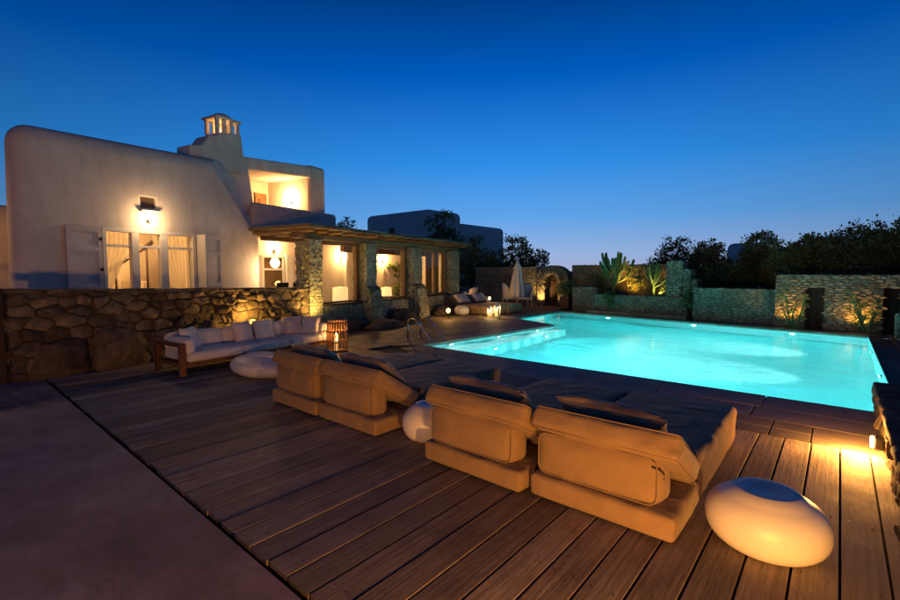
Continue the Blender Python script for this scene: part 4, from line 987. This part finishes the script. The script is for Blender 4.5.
def climber(label, loc, h, seed):
    rg = random.Random(seed); t = thing('climbing_plant', label, 'plant', loc, 0, 'uplit plants by the doorways'); s = MB(); mb = MB()
    for k in range(6):
        x_ = rg.uniform(-.3, .3); p = [(x_*.2, 0, 0), (x_*.6, rg.uniform(-.08, .05), h*.35), (x_+rg.uniform(-.1, .1), rg.uniform(-.1, .05), h*rg.uniform(.6, 1))]
        s.tube(p, [.03, .022, .008], 6); leaves(mb, [(p[1], (.12, .1, .2)), (p[2], (.12, .1, .2))], 90, .07, rg, .2, 2.2)
    s.build('stem', M['cactus'], t); mb.build('foliage', M['leaf2'], t, fix=False)
climber('branching plant lit amber beside the first doorway', (-.94, 15.93, 0), 1.0, 3)
climber('climbing plant lit amber beside the outer doorway', (.60, 15.80, 0), 1.05, 6)

# ---- indoor plants
ip = thing('wall_plant', 'green climbing plant trained on the wall behind the second porch window', 'plant', H(-2.5, 12.9, .014), HA)
mbp = MB(); leaves(mbp, [((0, .3, 1.55), (.1, .36, .45)), ((0, -.3, 1.75), (.1, .32, .25)), ((0, .2, .9), (.08, .2, .4))], 800, .085, random.Random(11), .2); mbp.build('foliage', M['leaf2'], ip, fix=False)
MB().tube([(0, .2, 0), (.01, .24, .7), (0, .3, 1.6)], [.02, .016, .008], 6).build('stem', M['bark'], ip)
pp = thing('potted_plant', 'small potted plant behind the second porch window', 'potted plant', H(-1.15, 11.15, .614), HA)
MB().lathe([(.06, 0), (.08, .14), (.075, .15)], 14).build('pot', M['door_dark'], pp); mbp = MB(); leaves(mbp, [((0, 0, .3), (.16, .16, .16))], 160, .1, random.Random(4), .2); mbp.build('foliage', M['leaf2'], pp, fix=False)

# ================================================================== far houses
def far_house(label, blocks, wins, name='far_house'):
    t = thing(name, label, 'house', (blocks[0][0], blocks[0][2], 0))
    ox, oy = blocks[0][0], blocks[0][2]
    for (x0, x1, y0, y1, z1) in blocks: MB().rbox(x0-ox, x1-ox, y0-oy, y1-oy, -.5, z1, .5, 4).build('wall', M['plaster_far'], t, smooth=True)
    for (x_, y_, z, w, h) in wins:
        o = MB().box(x_-ox-w/2, x_-ox+w/2, y_-oy-.06, y_-oy-.0, z, z+h).build('window', M['shutter'], t); MB().box(x_-ox-w/2+.1, x_-ox+w/2-.1, y_-oy-.08, y_-oy-.061, z+.1, z+h-.1).build('pane', M['black'], o)
far_house('plain flat-roofed house standing dark behind the porch roof', [(-37, -28.2, 30, 34.8, 7.2), (-36, -28.0, 34.6, 42, 6.25)], [(-33, 30, 4.6, .9, 1.2)])
far_house('distant pale house showing between the hedge trees', [(-7.6, -4.7, 46, 50, 4.0)], [(-6, 46, 2.6, .6, .8)])

# ================================================================== furniture
def make_lounger(name, label, group, w=.95, back_m='tan', seat_m='tan', pillow_m='taupe'):
    t = thing(name, label, 'lounger', group=group)
    MB().box(-w/2+.04, w/2-.04, .05, 2.1, 0, .022).build('plinth', M['black'], t)
    MB().rbox(-w/2, w/2, 0, .66, .02, .17, .032, 8, .008, wob=.008, seed=1, flat_bottom=True).build('base_cushion', M[seat_m], t, True)
    MB().rbox(-w/2, w/2, .665, 2.15, .02, .335, .04, 10, .012, wob=.010, seed=2, flat_bottom=True).build('mattress', M[seat_m], t, True)
    bk = MB().rbox(-w/2+.03, w/2-.10, .045, .27,   .172, .485, .068, 8, .024, wob=.012, seed=3).build('back_block', M[back_m], t, True)
    Mx = Matrix.Translation((0, .318, .41)) @ Matrix.Rotation(R(-32), 4, 'X')
    bc = MB().rbox(-w/2-.005, w/2+.005, -.33, .33, -.078, .078, .04, 10, .018, Mx, .011, 4).build('back_cushion', M[back_m], t, True)
    def seam(par, x0, x1, a0, a1, f, r=.03):
        P = []
        for cx, ca, q in ((x1-r, a1-r, 0), (x0+r, a1-r, 1), (x0+r, a0+r, 2), (x1-r, a0+r, 3)):
            for k in range(5): an = PI/2*(q+k/4); P.append(f(cx+r*math.cos(an), ca+r*math.sin(an)))
        P.append(P[0]); MB().tube(P, .0042, 5, cap=False).build('piping', M[back_m], par, True)
    seam(bk, -w/2+.044, w/2-.114, .186, .472, lambda x_, a: (x_, .051, a), .06)
    seam(bc, -w/2+.004, w/2-.004, -.321, .321, lambda x_, a: Mx @ Vector((x_, a, .073)))
    seam(bc, -w/2+.004, w/2-.004, -.321, .321, lambda x_, a: Mx @ Vector((x_, a, -.073)))
    Mp = Matrix.Translation((-.02, .39, .535)) @ Matrix.Rotation(R(-41), 4, 'X') @ Matrix.Rotation(R(2), 4, 'Z')
    MB().pillow(.76, .46, .19, Mp, 14, 3).build('pillow', M[pillow_m], t, True)
    return t
GLg = 'tan loungers on the deck'
base = make_lounger('lounger', 'tan lounger beside the round white stool at the deck corner', GLg)
spots = [(-1.135, 2.75, .4, None), (-2.13, 2.70, -.3, 'tan lounger touching the one at the deck corner, by the hidden white stool'),
         (-3.77, 2.755, .5, 'tan lounger on the other side of the half hidden white stool'), (-4.74, 2.74, 0, 'tan lounger facing the oblong white table by the sofa')]
for k, (x_, y_, a, lab) in enumerate(spots):
    o = base if k == 0 else copy_tree(base)
    o.location = (x_, y_, 0); o.rotation_euler = (0, 0, R(a))
    if lab: o['label'] = lab
bb = [c for c in base.children if c.name.startswith('back_block')][0]
MB().tube([(.33, .045, .43), (.37, .06, .42), (.381, .09, .395), (.384, .11, .37), (.383, .10, .35)], .006, 6).build('strap', M['black'], bb)
t = thing('garden_lamp', 'small glowing lamp standing beyond the charcoal loungers', 'garden lamp', (-11.15, 15.6, 0))
MB().tube([(0, 0, 0), (0, 0, .40)], .018, 8).build('post', M['black'], t); MB().lathe([(.03, -.06), (.05, -.03), (.06, 0), (.05, .03), (.03, .06)], 18, (0, 0, .45)).build('globe', emit('globe_pink', (1, .55, .22), 8), t, smooth=True); lamp(t, (.0, 0, .58), 4, AMBER, size=.05)
# far loungers by the parasol
fb = make_lounger('lounger', 'charcoal lounger with pale pillows beside the small far stool', 'charcoal loungers by the parasol', 1.0, 'cushion_dark', 'tan', 'pink_fabric')
for k, (x_, y_) in enumerate(((-11.55, 13.75), (-11.5, 14.78))):
    o = fb if k == 0 else copy_tree(fb); o.location = (x_, y_, 0); o.rotation_euler = (0, 0, R(-90))
    if k: o['label'] = 'charcoal lounger with pale pillows on the parasol side of its twin'
ws = thing('garden_sofa', 'white garden sofa with blush pillows behind the charcoal loungers', 'sofa', (-12.3, 16.25, 0), R(-62))
MB().rbox(-1.1, 1.1, -.4, .4, .1, .42, .06, 8, .02).build('seat', M['white_fabric'], ws, True); MB().rbox(-1.1, 1.1, -.5, -.32, .1, .72, .06, 8, .02).build('backrest', M['white_fabric'], ws, True)
for k in range(4): MB().pillow(.5, .45, .16, Matrix.Translation((-.78+.52*k, -.22, .66)) @ Matrix.Rotation(R(68), 4, 'X') @ Matrix.Rotation(R(rng.uniform(-8, 8)), 4, 'Z'), 10, k).build('pillow', M['pink_fabric'], ws, True)
for sx in (-1, 1):
    for sy in (-1, 1): MB().box(sx*.95-.04, sx*.95+.04, sy*.32-.04, sy*.32+.04, 0, .11).build('leg', M['wood'], ws)
def armchair(label, loc, rz):
    t = thing('garden_armchair', label, 'armchair', loc, rz, 'white garden armchairs by the parasol')
    MB().rbox(-.28, .28, -.28, .28, .30, .42, .05, 5, .02).build('seat', M['white_fabric'], t, True)
    V = []; Fq = []; n = 20
    for j in range(5):
        for i in range(n+1):
            a = PI*(-.12+1.24*i/n); hgt = (.42+.42*math.sin(max(0, min(PI, a)))**1.5)*(j/4); r = .31+.04*(j/4)
            V.append((math.cos(a)*r, math.sin(a)*r, .30+hgt*.9))
    nb = len(V)
    V += [(x_*.88, y_*.88, z_) for x_, y_, z_ in V]
    for j in range(4):
        for i in range(n): a = j*(n+1)+i; Fq += [(a, a+1, a+n+2, a+n+1), (nb+a+1, nb+a, nb+a+n+1, nb+a+n+2)]
    for i in range(n): a = 4*(n+1)+i; Fq += [(a, a+1, nb+a+1, nb+a), (i+1, i, nb+i, nb+i+1)]
    MB().add(V, Fq).build('backrest', M['paint'], t, smooth=True)
    for sx in (-1, 1):
        for sy in (-1, 1): MB().tube([(sx*.22, sy*.22, .32), (sx*.26, sy*.26, 0)], .016, 6).build('leg', M['paint'], t)
armchair('white curved armchair between the lounge pillows and the parasol', (-11.55, 17.75, 0), R(150)); armchair('white curved armchair between the parasol and the arched door', (-10.95, 18.1, 0), R(10))
# parasol
pa = thing('parasol', 'closed cream parasol standing on the far terrace', 'parasol', (-10.95, 17.45, 0))
MB().lathe([(.26, 0), (.26, .05), (.05, .08)], 24).build('base', M['stone_far'], pa); MB().tube([(0, 0, .05), (0, 0, 2.05)], .022, 8).build('pole', M['wood'], pa)
V = []; Fq = []; n = 48; prof = [(.30, .46), (.27, .9), (.20, 1.35), (.12, 1.68), (.15, 1.70), (.09, 1.95), (.02, 2.1)]
for r, z in prof:
    for k in range(n): a = 2*PI*k/n; q = r*(1+.22*math.cos(8*a)*(1 if r > .1 else .3)); V.append((q*math.cos(a), q*math.sin(a), z+.03*math.cos(8*a)*(1 if z < .6 else 0)))
for j in range(len(prof)-1):
    for k in range(n): Fq.append((j*n+k, j*n+(k+1) % n, (j+1)*n+(k+1) % n, (j+1)*n+k))
MB().add(V, Fq).build('canopy', M['white_fabric'], pa, smooth=True, fix=False)
# pebble stools
def pebble_prof(r, h):
    out = []
    for k in range(21):
        t = -PI/2+PI*k/20; c = math.copysign(abs(math.cos(t))**.8, math.cos(t)); s = math.copysign(abs(math.sin(t))**.9, math.sin(t))
        if s < -.86: continue
        z = h/2+s*h/2
        if k == 20: out.append((.01, h*.955)); break
        rr_ = r*c; out.append((max(.01, rr_), z if not (s > .9) else h*.955+(.045*h*max(0, rr_/r)/.45 if rr_/r < .45 else .045*h)))
    z0 = out[0][1]; return [(a, b-z0) for a, b in out]
def stool(label, loc, r, h, sx=1, sy=1, rz=0, name='stool', cat='stool', group='white pebble stools', tilt=0):
    o = MB().lathe(pebble_prof(r, h), 48, sx=sx, sy=sy).build(name, M['pebble'], None, smooth=True); o.location = loc; o.rotation_euler = (0, tilt, rz); return tag(o, label, cat, group)
stool('large round white stool on the boards by the deck corner', (-.27, 3.14, 0), .30, .37, 1.03, .95)
stool('round white stool half hidden between the two pairs of tan loungers', (-2.95, 3.13, 0), .25, .36)
stool('small white stool beside the charcoal loungers', (-10.5, 12.95, 0), .28, .36)
stool('oblong white coffee table in front of the long sofa', (-6.76, 3.45, 0), .52, .33, 1.25, .82, R(4), 'coffee_table', 'table', None)

# ---- long sofa by the wall (local y along, x towards the deck)
SA = R(6.5); so = thing('long_sofa', 'long white cushioned sofa with teak frame in front of the rubble wall', 'sofa', (-8.34, 2.42, 0), SA)
Ls = 2.95; Ds = .86
fw = MB(); fw.box(.04, Ds-.02, .04, Ls-.04, .13, .20); fw.build('seat_frame', M['wood'], so, bevel=.008)
for (a, b) in ((.0, .0), (Ds-.08, .0), (.0, Ls-.08), (Ds-.08, Ls-.08)): MB().box(a, a+.08, b, b+.08, 0, .50).build('post', M['wood'], so, bevel=.008)
for b in (.0, Ls-.08): MB().box(.081, Ds-.081, b+.01, b+.07, .44, .495).build('arm_rail', M['wood'], so, bevel=.006); MB().box(.081, Ds-.081, b+.01, b+.07, .14, .2).build('side_rail', M['wood'], so, bevel=.006)
MB().box(.01, .06, .081, Ls-.081, .40, .46).build('back_rail', M['wood'], so, bevel=.006)
cw = (Ls-.2)/3
for k in range(3):
    a = .1+cw*k; MB().rbox(.1, Ds+.03, a+.004, a+cw-.004, .202, .345, .045, 8, .02, wob=.006, seed=k).build('seat_cushion', M['white_fabric'], so, True)
    Mx = Matrix.Translation((.17, a+cw/2, .455)) @ Matrix.Rotation(R(-12), 4, 'Y'); MB().rbox(-.085, .085, -cw/2+.01, cw/2-.01, -.14, .14, .06, 7, .025, Mx, .006, k+4).build('back_cushion', M['white_fabric'], so, True)
for b, tl in ((.16, 10), (Ls-.19, -10)):
    Mx = Matrix.Translation((.52, b, .435)) @ Matrix.Rotation(R(tl), 4, 'X'); MB().rbox(-.3, .32, -.075, .075, -.11, .12, .05, 6, .02, Mx, .005, b).build('arm_cushion', M['white_fabric'], so, True)
def tp(y, x_, rz, tilt, s_=.46, k=0, z=.505): return Matrix.Translation((x_, y, z)) @ Matrix.Rotation(rz, 4, 'Z') @ Matrix.Rotation(R(90-tilt), 4, 'Y')
for k, (y, x_, rz, lab, m) in enumerate([(.38, .40, R(35), 'square white throw pillow leaning in the open arm corner of the long sofa', 'white_fabric'), (1.32, .34, R(8), 'square blush throw pillow on the middle seat of the long sofa, before the yellow lamp', 'pink_fabric'),
                                     (1.72, .37, R(-4), 'square white throw pillow next to the middle of the long sofa, before the yellow lamp', 'white_fabric'), (2.40, .34, R(-18), 'square blush throw pillow on the lantern end of the long sofa', 'pink_fabric'), (2.62, .60, R(-70), 'white throw pillow against the arm of the sofa by the lantern', 'white_fabric')]):
    o = MB().pillow(.40, .40, .16, tp(y, x_, rz, 22), 12, k+2).build('throw_pillow', M[m], None, smooth=True); o.location = so.location; o.rotation_euler = (0, 0, SA); tag(o, lab, 'pillow')
# ---- wicker lantern
wl = thing('wicker_lantern', 'tall wicker lantern with candles at the end of the sofa', 'lantern', (-7.58, 5.40, 0))
wk = MB(); r = .19
for k in range(22):
    a = 2*PI*k/22; q = rng.uniform(.93, 1.05); wk.tube([(r*q*math.cos(a), r*q*math.sin(a), .0), (r*1.06*math.cos(a+.07), r*1.06*math.sin(a+.07), .3), (r*q*math.cos(a), r*q*math.sin(a), .60+rng.uniform(0, .02))], .0085, 5)
wk.build('wicker_stakes', M['wicker'], wl)
for z in (.03, .2, .4, .58): MB().tube([(r*1.04*math.cos(2*PI*k/24), r*1.04*math.sin(2*PI*k/24), z+.006*math.sin(k*5)) for k in range(25)], .013, 6).build('wicker_band', M['wicker'], wl)
MB().lathe([(.18, 0), (.18, .02), (.15, .025)], 20).build('tray', M['wicker'], wl)
for (a, b, h) in ((.05, -.06, .2), (-.07, .03, .28)):
    MB().lathe([(.04, 0), (.04, h), (.01, h+.004)], 14, (a, b, .025)).build('candle', emit('candle_wax', (1, .5, .16), .7), wl); MB().lathe([(.006, 0), (.013, .02), (.003, .055)], 10, (a, b, .03+h)).build('flame', emit('flame', (1, .62, .2), 40), wl)
lamp(wl, (.0, -.02, .42), 2.2, (1, .45, .12), size=.03)
# ---- candle lanterns far
def candle_lantern(label, loc, s):
    t = thing('candle_lantern', label, 'lantern', loc, R(20), 'glass candle lanterns by the pool'); w = .11*s; h = .42*s
    MB().box(-w, w, -w, w, 0, .03*s).build('base', M['paint'], t)
    for sx in (-1, 1):
        for sy in (-1, 1): MB().box(sx*w-.012*sx-.01, sx*w-.012*sx+.01, sy*w-.012*sy-.01, sy*w-.012*sy+.01, .03*s, h).build('corner_post', M['paint'], t)
    MB().prism([(-w, -w), (w, -w), (w, w), (-w, w)], lambda a, b: (a*1.1, b*1.1, h), lambda a, b: (a*.25, b*.25, h+.13*s)).build('roof', M['paint'], t); MB().tube([(.04*math.cos(PI*k/8), 0, h+.12*s+.06*math.sin(PI*k/8)) for k in range(9)], .006, 5).build('handle', M['metal'], t)
    for k in range(4):
        a = PI/2*k; Mx = Matrix.Rotation(a, 4, 'Z'); MB().box(w-.014, w-.011, -w+.022, w-.022, .031*s, h-.001, Mx).build('pane', M['glass'], t)
    MB().lathe([(.05*s, 0), (.05*s, .2*s), (.01, .205*s)], 14, (0, 0, .03*s)).build('candle', emit('candle_glow', (1, .58, .2), 1.1), t); MB().lathe([(.006, 0), (.014, .02), (.003, .06)], 10, (0, 0, .235*s)).build('flame', emit('flame', (1, .66, .25), 60), t)
    lamp(t, (0, 0, .33*s), 2.5, (1, .58, .2), size=.03)
candle_lantern('smaller white candle lantern standing by the pool corner', (-9.22, 12.9, 0), .7); candle_lantern('taller white candle lantern standing by the pool corner', (-9.02, 13.05, 0), .95)
# ---- pool ladder
la = thing('pool_ladder', 'steel pool ladder with two curved rails at the pool tip', 'pool ladder', (-6.95, 7.28, 0), R(5))
for yy in (0.12, .60):
    P = [(-.62, yy, .0), (-.62, yy, .28)]+[(-.46-.16*math.cos(PI*k/8*.85), yy, .34+.17*math.sin(PI*k/8*.85)) for k in range(9)]+[(-.02, yy, .15), (.14, yy, -.12), (.16, yy, -1.0)]
    MB().tube(P, .021, 10).build('rail', M['metal'], la, smooth=True); MB().lathe([(.05, 0), (.05, .012), (.025, .02)], 14, (-.62, yy, 0)).build('foot_flange', M['metal'], la)
for z in (-.3, -.58, -.86): MB().box(.10, .2, .12, .60, z-.015, z+.015).build('tread', M['metal'], la, bevel=.005)
